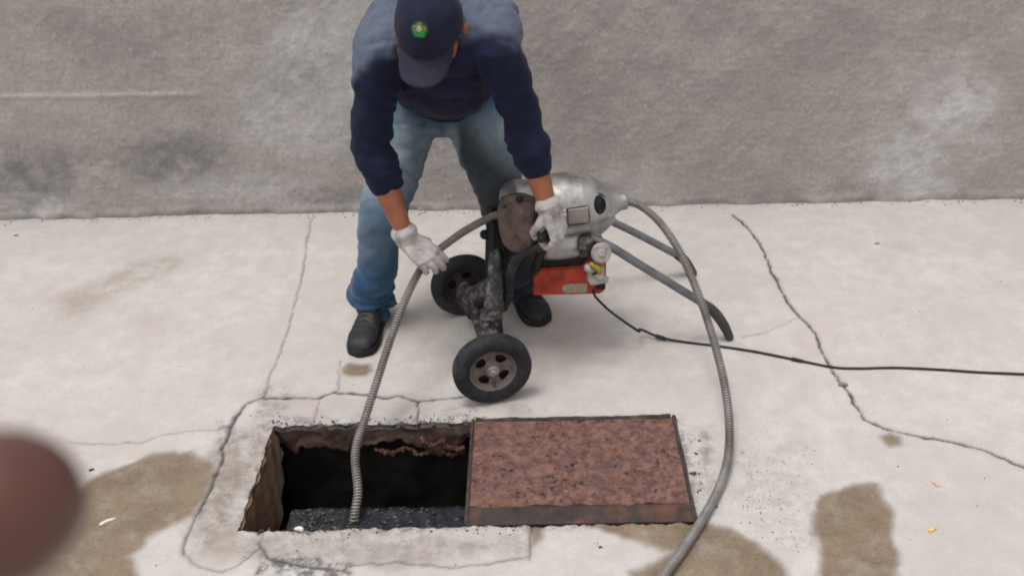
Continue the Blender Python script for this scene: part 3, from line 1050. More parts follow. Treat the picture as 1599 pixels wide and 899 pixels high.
def build_machine():
    t = thing('drain_machine', 'wheeled silver drain cleaning machine with red motor box gripped by the worker', 'drain machine', (.05, 2.45, 0))
    wheel(t, W1, AX, .121, .052, MAT['rim'], spin=.12)
    wheel(t, W2, AX, .116, .050, MAT['rimdark'], spin=.55)
    # axle and the greasy frame over it
    MB().add(*sweep([W1 - AX * .03, W2 + AX * .03], .013, 16)).build('axle', MAT['grease'], t, sharp=40)
    lump = remesh([
        caps_tube([(-.140, 2.235, .105), (-.132, 2.275, .175), (-.122, 2.335, .265), (-.118, 2.40, .36)], [.024, .027, .026, .018], rad2=[.024, .030, .026, .018], n=20, sup=3.5),
        sweep([W1 - AX * .045, W1 - AX * .13], .026, 20),
        sweep([W2 + AX * .045, W2 + AX * .10], .036, 20),
        sweep([W2 + AX * .08, W2 + AX * .19], .024, 20),
        caps_tube([W2 + AX * .10 + (0, 0, .01), (-.175, 2.44, .19), (-.130, 2.37, .27)], [.028, .030, .022], n=16, sup=3),
        box((-.165, 2.25, .135), (-.098, 2.262, .215), bevel=.004),
    ], .0035, 1)
    co, no = verts_of(lump)
    set_verts(lump, co + no * (fbm(co, 60, 4, 3) * .0032)[:, None])
    finish(lump, 'axle_bracket', MAT['grease'], t)
    for q in ((-.148, 2.248, .155), (-.114, 2.248, .155), (-.148, 2.248, .195), (-.114, 2.248, .195)):
        MB().add(*lathe([(-.004, .008), (.006, .008), (.008, .005), (.008, .0005)], q, (0, -1, .1), 6)).build('bolt', MAT['grease'], t, sharp=30)
    for a, b in (((-.134, 2.335, .20), (-.118, 2.43, .455)), ((-.108, 2.36, .19), (-.082, 2.44, .44)), ((-.150, 2.47, .16), (-.126, 2.50, .47))):
        MB().add(*sweep([a, b], .011, 4, up=(0, 1, 0), rad2=.016)).build('upright', MAT['black'], t, sharp=30)
    MB().add(*caps_tube([(-.15, 2.45, .40), (-.05, 2.46, .385), (.10, 2.47, .375)], .016, 10)).build('cross_bar', MAT['black'], t)
    # legs: two steel tubes with bent rubber feet
    A = [(.10, 2.40, .435), (.215, 2.385, .398), (.345, 2.392, .302), (.545, 2.402, .152)]
    B = [(.545, 2.402, .152), (.585, 2.404, .115), (.622, 2.405, .060), (.645, 2.406, .012)]
    MB().add(*caps_tube(A, .0135, 16)).build('leg', MAT['bar'], t)
    MB().add(*caps_tube(B, [.0155, .0175, .0165, .014], 16)).build('foot_grip', MAT['rubber'], t)
    A = [(.06, 2.70, .40), (.20, 2.735, .315), (.34, 2.765, .225), (.528, 2.80, .092)]
    B = [(.522, 2.80, .096), (.548, 2.802, .075), (.572, 2.805, .040), (.590, 2.806, .012)]
    MB().add(*caps_tube(A, .0135, 16)).build('leg', MAT['bar'], t)
    MB().add(*caps_tube(B, [.0155, .018, .017, .014], 16)).build('foot_grip', MAT['rubber'], t)
    # cast housing
    ax = nrm((1.0, .10, .035))
    o = np.array([-.095, 2.455, .468])
    prof = [(.0, .001), (.0, .055), (.006, .078), (.02, .094), (.05, .104), (.075, .100), (.095, .099), (.14, .109), (.20, .110), (.25, .103), (.285, .090), (.315, .070), (.335, .052), (.352, .036), (.372, .029), (.395, .026), (.395, .001)]
    V, Fc = lathe(prof, o, ax, 64)
    hs = remesh([(V, Fc),
                 box((.10, -.125, -.03), (.26, -.02, .045), np.array([ax, nrm(np.cross((0, 0, 1), ax)), np.cross(ax, nrm(np.cross((0, 0, 1), ax)))]), o, .012),
                 caps_tube([o + ax * .30 + (0, -.005, -.03), o + ax * .35 + (0, 0, -.01)], [.05, .03])], .0045, 3)
    # round opening in the nose, facing the camera, and a shallow recess
    lat = nrm(np.cross((0, 0, 1), ax))            # away from the wall is -lat
    up = np.cross(ax, lat)
    hc = aty(941, 321, 2.40)
    hdir = nrm(np.array([.42, -.80, .30]))
    hole = sweep([hc + hdir * .06, hc - hdir * .075], .030, 28, rad2=.0245)
    hs = boolean_cut(hs, hole)
    rc = aty(905, 341, 2.36)
    hs = boolean_cut(hs, box((-.036, -.05, -.028), (.036, .05, .028), np.array([ax, lat, up]), rc + np.array([0, -.018, 0])))
    co, no = verts_of(hs)
    set_verts(hs, co + no * ((fbm(co, 22, 3, 3) * .0022) + fbm(co, 90, 2, 4) * .0006)[:, None])
    finish(hs, 'housing', MAT['alu'], t, sharp=40)
    MB().add(*sweep([hc - hdir * .024, hc - hdir * .085], .036, 28, rad2=.031)).build('nose_lining', MAT['black'], t)
    MB().add(*box((-.031, .030, -.025), (.031, .040, .025), np.array([ax, lat, up]), rc + np.array([0, -.018, 0]), .002)).build('type_plate', MAT['plate'], t, sharp=30)
    gp = [aty(x, y, 2.392) for x, y in ((910, 350), (940, 350), (956, 346), (958, 352), (952, 358), (942, 366), (926, 384), (918, 402), (904, 404), (902, 370))]
    gn = np.array([.06, .035, .0]) * .6
    V = [p - gn * .3 for p in gp] + [p + np.array([.012, .035, 0]) for p in gp]
    k = len(gp)
    MB().add(V, [tuple(range(k)), tuple(range(2 * k - 1, k - 1, -1))] + [(i, k + i, k + (i + 1) % k, (i + 1) % k) for i in range(k)]).build('front_bracket', MAT['alu'], t, smooth=False)
    # greasy end plate facing the camera's left
    pn = nrm(np.array([-.42, -.87, .25]))
    pu = nrm(np.array([0, 0, 1.]) - pn * pn[2]); pr = np.cross(pu, pn)
    pc = aty(807, 349, 2.345)
    V, Fc = [], []
    n = 40
    out = [(-.060, .070), (-.030, .082), (.020, .078), (.052, .070), (.060, .030), (.058, -.02), (.050, -.062), (.020, -.088), (-.012, -.090), (-.040, -.066), (-.058, -.022), (-.066, .03)]
    ring = spline(np.array([(a, b, 0) for a, b in out + out[:1]]), n + 1)[:n]
    prof = [(1.0, -.055), (1.0, .000), (.96, .006), (.90, .008), (.60, .010), (.35, .008), (.12, .016), (.02, .018)]
    for s, hgt in prof:
        for q in ring: V.append(pc + pr * q[0] * s + pu * q[1] * s + pn * hgt)
    for i in range(len(prof) - 1):
        for j in range(n):
            j2 = (j + 1) % n
            Fc.append((i * n + j, i * n + j2, (i + 1) * n + j2, (i + 1) * n + j))
    Fc.append(tuple((len(prof) - 1) * n + j for j in range(n)))
    Fc.append(tuple(range(n - 1, -1, -1)))
    me = bpy.data.meshes.new('end_plate'); me.from_pydata([tuple(v) for v in V], [], Fc)
    co, no = verts_of(me)
    set_verts(me, co + no * (fbm(co, 40, 3, 8) * .003)[:, None])
    finish(me, 'end_plate', MAT['brownplate'], t, sharp=50)
    MB().add(*lathe([(-.01, .010), (.008, .010), (.011, .006), (.011, .0005)], aty(811, 311, 2.350), pn, 6)).build('bolt', MAT['black'], t, sharp=30)
    for px, py in ((788, 322), (828, 330), (800, 384)):
        MB().add(*lathe([(-.004, .007), (.006, .007), (.008, .004), (.008, .0005)], aty(px, py, 2.330), pn, 6)).build('bolt', MAT['grease'], t, sharp=30)
    # motor bowl under the housing
    mo = aty(878, 386, 2.385)
    V, Fc = lathe([(-.082, .001), (-.082, .034), (-.076, .047), (-.055, .056), (-.01, .060), (.04, .058), (.065, .051), (.078, .038), (.08, .001)], mo + np.array([0, .035, .008]), ax, 40, scale2=1.25)
    bw = remesh([(V, Fc), box((-.07, -.03, .0), (.07, .06, .06), org=mo + np.array([0, .04, .0]), bevel=.01)], .004, 3)
    co, no = verts_of(bw)
    set_verts(bw, co + no * (fbm(co, 24, 3, 13) * .0025)[:, None])
    finish(bw, 'motor_bowl', MAT['alu'], t, sharp=40)
    MB().add(*lathe([(-.004, .006), (.004, .006), (.006, .003), (.006, .0005)], aty(888, 393, 2.362), (0, -1, .1), 10)).build('bolt', MAT['black'], t, sharp=30)
    # black saddle and red box
    MB().add(*box((.025, 2.372, .318), (.170, 2.50, .372), bevel=.010)).build('saddle', MAT['black'], t, sharp=40)
    bm_ = MB()
    x0, x1, y0, y1, z0, z1 = -.002, .226, 2.362, 2.515, .222, .318
    P = [(x0, y0, z0), (x1 - .012, y0, z0), (x1, y0, z0 + .02), (x1, y0, .350), (x1 - .040, y0, .382), (x1 - .072, y0, .326), (x0, y0, z1)]
    V = np.array(P + [(p[0], y1, p[2]) for p in P])
    k = len(P)
    Fc = [tuple(range(k)), tuple(range(2 * k - 1, k - 1, -1))] + [(i, k + i, k + (i + 1) % k, (i + 1) % k) for i in range(k)]
    bm = bmesh.new()
    bv = [bm.verts.new(v) for v in V]
    for f in Fc: bm.faces.new([bv[i] for i in f])
    bmesh.ops.recalc_face_normals(bm, faces=bm.faces[:])
    bmesh.ops.bevel(bm, geom=bm.edges[:], offset=.005, segments=2, affect='EDGES')
    me = bpy.data.meshes.new('motor_box'); bm.to_mesh(me); bm.free()
    finish(me, 'motor_box', MAT['red'], t, sharp=35)
    # tan label with a rounded left end
    lb = []
    for a in np.linspace(.5 * np.pi, 1.5 * np.pi, 10): lb.append((.103 + .013 * math.cos(a), .2485 + .0165 * math.sin(a)))
    lb += [(.168, .232), (.168, .265)]
    V = [(x, y0 - .0015, z) for x, z in lb] + [(x, y0 + .001, z) for x, z in lb]
    k = len(lb)
    MB().add(V, [tuple(range(k)), tuple(range(2 * k - 1, k - 1, -1))] + [(i, k + i, k + (i + 1) % k, (i + 1) % k) for i in range(k)]).build('label_plate', MAT['tan'], t, smooth=False)
    # switch gear at the right end
    kn = aty(937, 394, 2.325)
    kd = nrm((.25, -.9, .35))
    MB().add(*lathe([(-.03, .020), (.0, .024), (.004, .030), (.012, .032), (.017, .028), (.018, .014), (.022, .010), (.022, .0005)], kn, kd, 30)).build('dial', MAT['knob'], t, sharp=40)
    MB().add(*box((-.020, -.006, -.030), (.020, .05, .026), org=aty(915, 388, 2.335), bevel=.006)).build('switch_bracket', MAT['grease'], t, sharp=40)
    sw = remesh([box((-.026, -.014, -.026), (.026, .04, .030), org=aty(930, 428, 2.338), bevel=.008),
                 caps_tube([aty(918, 418, 2.330), aty(938, 432, 2.322)], .014), caps_tube([aty(925, 440, 2.33), aty(945, 436, 2.335)], .012)], .003, 2)
    co, no = verts_of(sw); set_verts(sw, co + no * (fbm(co, 70, 3, 3) * .003)[:, None])
    finish(sw, 'switch_body', MAT['alu2'], t, sharp=45)
    MB().add(*caps_tube([aty(924, 413, 2.312), aty(934, 418, 2.308), aty(936, 426, 2.311)], [.008, .0105, .007], 10)).build('yellow_tag', MAT['yellow'], t)
    MB().add(*caps_tube([aty(926, 428, 2.309), aty(936, 424, 2.308)], [.004, .004], 8)).build('lever', MAT['black'], t)
    MB().add(*box((-.017, -.008, -.011), (.014, .03, .011), org=aty(938, 446, 2.345), bevel=.003)).build('plug', MAT['black'], t, sharp=40)
    # black hose looping down from the housing
    hz = [aty(848, 385, 2.33), aty(830, 388, 2.325), aty(808, 402, 2.33), aty(797, 428, 2.345), aty(793, 462, 2.37), aty(786, 480, 2.40)]
    MB().add(*caps_tube(hz, .0155, 14)).build('hose', MAT['rubber2'], t)
    MB().add(*caps_tube([aty(846, 392, 2.335), aty(838, 412, 2.36), aty(834, 445, 2.40)], .014, 12)).build('hose', MAT['black'], t)
    # clutch grip the right hand closes on
    gc = WRR + RD * .070 - RN * .030
    MB().add(*caps_tube([gc + RS * .050, gc - RS * .05, gc - RS * .10 + (0, .03, .0)], .0125, 14)).build('grip', MAT['black'], t)


MAT['rubber2'] = mottled('hose_rubber', (.018, .018, .018), (.04, .039, .038), 22, .7, 0, .3, .002, c3=(.08, .072, .065), s3=20, f3=(.56, .75))
build_machine()


# ------------------------------------------------------------------ coiled drain cable
def helix(path, rad, wire, pitch, seg=9, sides=5):
    P = np.asarray(path, float)
    L = np.linalg.norm(np.diff(P, axis=0), axis=1).sum()
    turns = int(L / pitch)
    S = spline(P, turns * seg + 1)
    T, A, B = frames(S, (0, 1, 0.2))
    an = np.arange(len(S)) * 2 * np.pi / seg
    H = S + (A * np.cos(an)[:, None] + B * np.sin(an)[:, None]) * rad
    return sweep(H, wire, sides)


def build_cable():
    left = [(-.06, 2.455, .462), (-.11, 2.445, .470), (-.145, 2.425, .466), (-.20, 2.385, .455), (-.255, 2.345, .435), (-.318, 2.300, .402), (-.365, 2.250, .345), (-.405, 2.185, .275), (-.440, 2.105, .205), (-.470, 2.015, .140), (-.496, 1.935, .085), (-.512, 1.850, .050), tuple(at(559, 765, .002)), tuple(at(555, 795, -.028)), tuple(at(553, 814, -.060)), tuple(at(552, 822, -.12))]
    right = [(.285, 2.492, .480), (.315, 2.490, .478), (.345, 2.475, .468), (.395, 2.445, .432), (.445, 2.385, .375), (.482, 2.310, .312), (.512, 2.225, .245), (.534, 2.130, .180), (.547, 2.030, .120), (.546, 1.930, .068), (.528, 1.830, .032), (.490, 1.735, .017), (.440, 1.645, .015), (.375, 1.545, .015), (.310, 1.455, .015), (.235, 1.36, .015), (.16, 1.25, .015), (.02, 1.10, .015), (-.15, 1.02, .015)]
    mb, mc = MB(), MB()
    for pth in (left, right):
        mb.add(*helix(pth, .0096, .0038, .0080))
        mc.add(*sweep(spline(pth, 160), .0085, 10))
    o = mb.build('drain_cable', MAT['coil'], None)
    tag(o, 'grey coiled steel drain cable looping from machine and held into the pit', 'drain cable')
    mc.build('cable_core', MAT['coilcore'], o)


MAT['coilcore'] = mottled('coil_core', (.08, .075, .07), (.12, .113, .106), 30, .8)
build_cable()


def build_cord():
    top = aty(926, 452, 2.352)
    pts = [tuple(top), tuple(aty(929, 462, 2.345)), tuple(aty(940, 474, 2.345)), tuple(aty(957, 489, 2.35)), (.335, 2.365, .075), tuple(at(1000, 514, .035)), tuple(at(1030, 526, .015))]
    pts += [tuple(at(x, y, .0045)) for x, y in ((1070, 534), (1120, 540), (1180, 549), (1240, 561), (1300, 573), (1340, 575), (1400, 574), (1470, 577), (1530, 581), (1599, 584), (1700, 590), (1850, 596))]
    mb = MB()
    mb.add(*sweep(spline(np.array(pts), 260), .0042, 8))
    o = mb.build('power_cord', MAT['cord'])
    tag(o, 'thin black power cord trailing across the concrete to the right edge', 'power cord')
    MB().add(*caps_tube([at(1026, 525, .016), at(1038, 528.5, .011)], [.0075, .0065], 10)).build('tape_joint', MAT['cord'], o)
    MB().add(*caps_tube([at(1238, 560.5, .006), at(1252, 563.5, .006)], [.0065, .006], 10)).build('tape_joint', MAT['cord'], o)


build_cord()


# ------------------------------------------------------------------ people
def finger_chain(base, d, n, curl, lens, r, spread, s):
    """joints of one finger; curl = three bends (radians) towards the palm (-n)"""
    d = nrm(d + s * spread)
    pts = [np.array(base)]
    ax_d, ax_n = d, n
    for k in range(3):
        c, sn = math.cos(curl[k]), math.sin(curl[k])
        d2 = ax_d * c - ax_n * sn
        n2 = ax_n * c + ax_d * sn
        ax_d, ax_n = nrm(d2), nrm(n2)
        pts.append(pts[-1] + ax_d * lens[k])
    return pts


def hand_parts(wrist, d, n, s, curls, thumb, sc_=1.0, fat=0.0, spread=.06, cuff=None, wr=.029):
    """closed shapes of a hand: palm, four fingers of unequal length, thumb from the palm's side"""
    d, n, s = nrm(d), nrm(n), nrm(s)
    wrist = np.asarray(wrist, float)
    P = []
    offs = [.033, .011, -.011, -.031]
    kd = [.092, .096, .090, .082]
    lens = [(.040, .024, .019), (.045, .028, .020), (.041, .026, .019), (.033, .020, .017)]
    rr = [.0092, .0096, .0090, .0080]
    for i in range(4):
        k = wrist + (d * kd[i] + s * offs[i] + n * (.004 if i in (1, 2) else .0)) * sc_
        w0 = wrist + (d * .012 + s * offs[i] * .62) * sc_
        P.append(caps_tube([w0, (w0 + k) / 2 + n * .003, k], np.array([.0155, .0150, .0118]) * sc_ + fat, 12, rad2=np.array([.0165, .0155, .0128]) * sc_ + fat))
        ch = finger_chain(k, d, n, curls[i], np.array(lens[i]) * sc_, rr[i], spread * (1.2 - .8 * i), s)
        r = rr[i] * sc_ + fat
        P.append(caps_tube(ch, np.array([r * 1.12, r * 1.02, r * .96, r * .84]), 12, steps=22))
        for q, f in ((1, 1.08), (2, 1.0)): P.append(ellipsoid(ch[q], (r * f,) * 3, n=10, m=8))
    # thumb and its ball
    tb, t1, t2, t3 = [wrist + (d * a + s * b + n * c) * sc_ for a, b, c in thumb]
    P.append(caps_tube([tb, t1], np.array([.0165, .0135]) * sc_ + fat, 12))
    P.append(caps_tube([t1, t2, t3], np.array([.0115, .0108, .0090]) * sc_ + fat, 12, steps=18))
    P.append(caps_tube([wrist - d * .03 * sc_, wrist + d * .01 * sc_, wrist + d * .03 * sc_], np.array([.022, .022, .019]) * sc_ + fat, 14, up=n, rad2=np.array([.028, .030, .036]) * sc_ + fat))
    if cuff is not None:
        P.append(caps_tube([wrist, wrist + np.asarray(cuff) * .05], np.array([.030, .036]) + fat, 16, up=n, rad2=np.array([.034, .039]) + fat))
    return P


def knit_lines(me, amp, seed=1):
    co, no = verts_of(me)
    set_verts(me, co + no * (fbm(co, 55, 3, seed) * amp)[:, None])


def build_person():
    t = thing('person', 'worker in navy sweatshirt, cap and blue jeans bending over the drain machine', 'person', (-.27, 2.6, 0))
    # ---- body: one continuous skin
    P = []
    P.append(caps_tube([(-.275, 2.73, .76), (-.255, 2.66, .90), (-.235, 2.50, 1.03), (-.225, 2.38, 1.05)], [.115, .105, .10, .09], 18, up=(0, -1, .3), rad2=[.155, .14, .155, .15]))
    P.append(caps_tube([(-.225, 2.42, 1.06), (-.232, 2.35, 1.09), HC + HU * -.02 - GZ * .03], [.06, .055, .055], 16))
    for a, b, c in ((SHL, ELL, WRL), (SHR, ELR, WRR)):
        P.append(caps_tube([(a + np.array([-.225, 2.38, 1.03])) / 2, a, (a + b) / 2, b], [.06, .052, .044, .037], 14))
        P.append(caps_tube([b, b * .65 + c * .35, c], [.038, .039, .024], 16, rad2=[.038, .041, .027]))
    for a, b, c in ((HIL, KNL, ANL), (HIR, KNR, ANR)):
        P.append(caps_tube([a, (a + b) / 2, b], [.075, .065, .050], 14))
        P.append(caps_tube([b, b * .6 + c * .4, c], [.050, .047, .034], 14))
        ft = np.array([-.578, 2.43, .038]) if c is ANL else np.array([-.003, 2.575, .038])
        P.append(caps_tube([c + (0, .01, -.035), ft], [.026, .020], 10))
    P += hand_parts(WRL, LD, LN, LS, LCURL, LTH, .88, -.002)
    P += hand_parts(WRR, RD, RN, RS, RCURL, RTH, .88, -.002)
    # head: skull, face, jaw, brow, nose, lips, chin, ears
    AXH = np.array([HR_, GZ, HU])
    hp = lambda x, y, z: HC + HR_ * x + GZ * y + HU * z
    P.append(ellipsoid(hp(0, -.012, .018), (.074, .092, .088), AXH))
    P.append(ellipsoid(hp(0, .022, -.045), (.060, .066, .078), AXH))
    P.append(caps_tube([hp(-.050, .0, -.052), hp(-.030, .050, -.098), hp(0, .068, -.108), hp(.030, .050, -.098), hp(.050, .0, -.052)], [.024, .021, .020, .021, .024], 12))
    P.append(caps_tube([hp(0, .078, -.005), hp(0, .098, -.035), hp(0, .100, -.046)], [.010, .013, .014], 10))
    P.append(caps_tube([hp(-.013, .088, -.048), hp(.013, .088, -.048)], .009, 8))
    P.append(caps_tube([hp(-.045, .062, .012), hp(0, .080, .014), hp(.045, .062, .012)], .012, 8))
    P.append(caps_tube([hp(-.022, .076, -.072), hp(0, .084, -.070), hp(.022, .076, -.072)], .0075, 8))
    P.append(caps_tube([hp(-.019, .074, -.083), hp(0, .081, -.084), hp(.019, .074, -.083)], .008, 8))
    for sx in (-1, 1):
        P.append(ellipsoid(hp(sx * .040, .048, -.040), (.025, .026, .030), AXH))
        P.append(ellipsoid(hp(sx * .054, .030, -.035), (.025, .036, .050), AXH))
        P.append(ellipsoid(hp(sx * .089, -.016, -.022), (.013, .020, .035), AXH))
    me = remesh(P, .0042, 2)
    body = finish(me, 'body', MAT['skin'], t)
    for sx in (-1, 1):
        mb = MB()
        mb.add(*ellipsoid(hp(sx * .031, .066, -.010), (.0125, .0125, .0125), AXH))
        mb.add(*ellipsoid(hp(sx * .031, .0765, -.011), (.0055, .003, .0055), AXH), 1)
        mb.build('eye', [MAT['chipw'], MAT['black']], body)
    # ---- hair at the sides and back
    V, Fc = ellipsoid(hp(0, -.016, .014), (.080, .096, .092), AXH, 32, 22)
    q = (V - HC) @ AXH.T
    keep = lambda p: p[1] < .018 - .35 * max(0, .0 - p[2]) and p[2] > -.052 and not (abs(p[0]) > .066 and -.040 < p[1] < .02 and p[2] < .002)
    Fc = [f for f in Fc if len(f) == 4 and all(keep(q[i]) for i in f)]
    me = bpy.data.meshes.new('hair'); me.from_pydata(V.tolist(), [], Fc)
    co, no = verts_of(me); set_verts(me, co + no * (fbm(co, 120, 2, 3) * .002)[:, None])
    o = finish(me, 'hair', MAT['hair'], t)
    sm = o.modifiers.new('thick', 'SOLIDIFY'); sm.thickness = .006; sm.offset = -1
    # ---- sweatshirt
    P = []
    up = (0, -.6, .8)
    P.append(caps_tube([(-.272, 2.700, .800), (-.262, 2.665, .880), (-.250, 2.580, .985), (-.240, 2.455, 1.050), (-.228, 2.360, 1.055)], [.120, .124, .125, .118, .085], 28, up=(0, -1, .2), rad2=[.172, .160, .172, .186, .150], steps=40))
    P.append(caps_tube([(-.235, 2.60, 1.06), (-.225, 2.50, 1.085), (-.232, 2.42, 1.095), (-.240, 2.375, 1.100)], [.105, .100, .080, .062], 20, up=(0, 0, 1), rad2=[.155, .160, .11, .066]))
    for sh, kk in ((SHL, -1), (SHR, 1)):
        P.append(caps_tube([(-.228 + kk * .06, 2.58, 1.05), (-.232 + kk * .105, 2.47, 1.075), sh + (0, .05, .012), sh], [.095, .092, .080, .072], 20, steps=20))
    P.append(caps_tube([SHL + (.06, .03, -.01), (SHL + SHR) / 2 + (0, .02, -.01), SHR + (-.06, .03, -.01)], [.075, .085, .075], 18))
    # front hanging loose over the belly, down to the hem
    P.append(caps_tube([(-.245, 2.36, .985), (-.262, 2.450, .900), (-.282, 2.545, .830), (-.296, 2.590, .790)], [.070, .080, .072, .048], 24, up=(0, -1, .2), rad2=[.135, .146, .142, .120], steps=30))
    for (a, b, c, f, kk) in ((SHL, ELL, WRL, .44, -1), (SHR, ELR, WRR, .56, 1)):
        e = b + (c - b) * f
        mid = (a + b) / 2
        P.append(caps_tube([a + np.array([.055 * -kk, .05, .015]), a, mid + np.array([kk * .004, .0, 0]), b + np.array([kk * .004, .0, 0])], [.074, .070, .061, .056], 24, steps=26, rad2=[.072, .067, .058, .054]))
        P.append(caps_tube([b, b + (e - b) * .45, e - (e - b) * .12], [.056, .058, .051], 24, steps=18, rad2=[.054, .055, .048]))
        P.append(sweep([e - (e - b) * .30, e - (e - b) * .10, e], [.049, .0475, .0455], 24))
    me = remesh(P, .0065, 5)
    co, no = verts_of(me)
    disp = fbm(co, 9, 3, 21) * .010
    # long soft folds: noise squeezed across each limb, bunched towards the cuffs
    for (a, b, c, f) in ((SHL, ELL, WRL, .44), (SHR, ELR, WRR, .56)):
        e = b + (c - b) * f
        for p0, p1, am, sq in ((a, b, .0065, 20), (b, e, .0085, 30)):
            dd = nrm(p1 - p0)
            L = np.linalg.norm(p1 - p0)
            tt = (co - p0) @ dd
            dist = np.linalg.norm(co - p0 - tt[:, None] * dd, axis=1)
            wgt = (1 - sstep(.075, .11, dist)) * sstep(-.02, .05, tt) * (1 - sstep(L - (.01 if sq < 25 else .045), L + (.03 if sq < 25 else -.005), tt))
            ph = fbm(co, 7, 2, 5)
            q = np.stack([tt * sq + ph * 1.6, (co @ np.cross(dd, (0, 1, 0))) * 5, ph * 1.2], 1)
            disp = disp + wgt * am * crease(q, 2, 9)
    # creases across the chest, pulled to the shoulders
    cz = np.stack([(co[:, 0] + .23) * 6, (co[:, 2] + co[:, 1] * .5) * 22, co[:, 1] * 4], 1)
    wch = (1 - sstep(.17, .24, np.abs(co[:, 0] + .235))) * (1 - sstep(2.36, 2.50, co[:, 1]) * .4)
    disp = disp + wch * .011 * crease(cz, 2, 33)
    sz = np.stack([(co[:, 0] - co[:, 1] * .6) * 20, co[:, 2] * 8, co[:, 1] * 9], 1)
    disp = disp + .008 * crease(sz, 2, 37) * sstep(.9, 1.0, co[:, 2])
    set_verts(me, co + no * disp[:, None])
    # slate shoulders and back, strongest where the cloth faces up or outward
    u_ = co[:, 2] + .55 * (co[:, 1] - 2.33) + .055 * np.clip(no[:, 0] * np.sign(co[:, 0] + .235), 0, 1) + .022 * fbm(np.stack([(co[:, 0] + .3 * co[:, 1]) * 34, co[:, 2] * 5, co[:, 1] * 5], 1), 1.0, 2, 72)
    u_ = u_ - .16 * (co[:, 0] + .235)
    slate_mask = sstep(1.012, 1.075, u_ + fbm(co, 8, 3, 71) * .03) * sstep(-.35, .35, no[:, 2] + .35 * np.abs(no[:, 0]))
    attr(me, 'fade', slate_mask)
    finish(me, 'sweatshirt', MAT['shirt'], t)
    # ---- jeans
    P = []
    P.append(caps_tube([(-.280, 2.735, .82), (-.278, 2.735, .73)], [.115, .118], 24, up=(0, -1, 0), rad2=[.165, .168]))
    for a, b, c, k in ((HIL, KNL, ANL, 1), (HIR, KNR, ANR, -1)):
        th = [(a + np.array([0, 0, .05])), a * .7 + b * .3, a * .35 + b * .65, b]
        P.append(caps_tube(th, [.104, .096, .085, .075], 24, steps=30, rad2=[.098, .092, .082, .074]))
        lo = c + np.array([0, -.015, -.030])
        ks = [b, b * .65 + lo * .35, b * .38 + lo * .62, b * .20 + lo * .80 + np.array([-.016 if k == 1 else 0, -.006, 0]), b * .09 + lo * .91, lo + (b - lo) * .0]
        P.append(caps_tube(ks, [.074, .070, .067, .071, .064, .058], 24, steps=34, rad2=[.073, .069, .065, .071, .060, .056]))
    me = remesh(P, .0065, 3)
    co, no = verts_of(me)
    disp = fbm(co, 10, 3, 61) * .006
    wear = np.zeros(len(co)); soil_shade = np.zeros(len(co))
    for a, b, c, kk in ((HIL, KNL, ANL, 0), (HIR, KNR, ANR, 1)):
        dd = nrm(c - b); L = np.linalg.norm(c - b)
        tt = (co - b) @ dd
        dist = np.linalg.norm(co - b - tt[:, None] * dd, axis=1)
        wg = (1 - sstep(.09, .13, dist)) * sstep(L * .45, L * .9, tt)
        ph = fbm(co, 6, 2, 15)
        an = np.arctan2(co[:, 0] - b[0], co[:, 1] - b[1])
        disp = disp + wg * .030 * crease(np.stack([tt * 26 + ph * 1.5 + np.sin(an + kk) * .9, an * .6, ph], 1), 2, 7)
        q = np.stack([tt * 20 + ph * 2, co[:, 0] * 4, ph], 1)
        disp = disp + (1 - sstep(.1, .14, dist)) * .008 * crease(q, 2, 8) * sstep(-.3, .0, tt)
        # thigh wear
        d2 = nrm(b - a); L2 = np.linalg.norm(b - a)
        t2 = (co - a) @ d2
        dist2 = np.linalg.norm(co - a - t2[:, None] * d2, axis=1)
        front = sstep(-.1, .5, no @ np.array([0, -.9, .35]))
        wear = np.maximum(wear, (1 - sstep(.10, .14, dist2)) * sstep(.0, .10, t2) * (1 - sstep(L2 * .75, L2 * 1.15, t2)) * front * (.75 if kk == 0 else .95))
        q = np.stack([t2 * 26 + ph * 1.5 + co[:, 0] * 8, co[:, 0] * 5, ph], 1)
        disp = disp + (1 - sstep(.1, .14, dist2)) * .009 * crease(q, 2, 18) * (1 - sstep(L2 * .6, L2, t2) * .6)
        if kk == 1: soil_shade = np.maximum(soil_shade, .9 * (1 - sstep(.1, .14, dist)) * sstep(-.22, -.10, tt + (co[:, 0] - b[0]) * -1.0 + ph * .03))  # right leg, inner side: shade painted into the denim colour
        else: wear = np.maximum(wear, .30 * (1 - sstep(.1, .13, dist)) * (1 - sstep(L * .2, L * .6, tt)) * sstep(-.1, .5, no @ np.array([-.5, -.8, 0])))
    soil_shade = np.maximum(soil_shade, .3 * (1 - sstep(.06, .14, co[:, 2])))
    set_verts(me, co + no * disp[:, None])
    attr(me, 'wear', wear); attr(me, 'soil', soil_shade)
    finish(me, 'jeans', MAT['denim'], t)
    # ---- shoes
    def shoe(toe, heel, tall):
        toe, heel = np.array(toe), np.array(heel)
        d = nrm(heel - toe); L = np.linalg.norm(heel - toe)
        s = np.array([-d[1], d[0], 0])
        z = np.array([0, 0, 1.])
        secs = [(.0, .016, .030), (.010, .033, .044), (.032, .046, .058), (.07, .050, .062), (.11, .047, .070), (.145, .041, .086), (.18, .038, .105), (.22, .037, .112), (.25, .034, .108), (L - .004, .022, .085)]
        n = 24
        V, Fc = [], []
        prof = spline(np.array([(a, b, c) for a, b, c in secs]), 36)
        for a, b, c in prof:
            for j in range(n):
                an = 2 * np.pi * j / n
                x = math.cos(an); y = math.sin(an)
                x = np.sign(x) * abs(x) ** .8; y = np.sign(y) * abs(y) ** .85
                wd = b * (1 - .12 * max(0, y))
                V.append(toe + d * a + s * x * wd + z * (.024 + (c - .024) * (.5 + .5 * y)))
        for i in range(len(prof) - 1):
            for j in range(n):
                j2 = (j + 1) % n
                Fc.append((i * n + j, i * n + j2, (i + 1) * n + j2, (i + 1) * n + j))
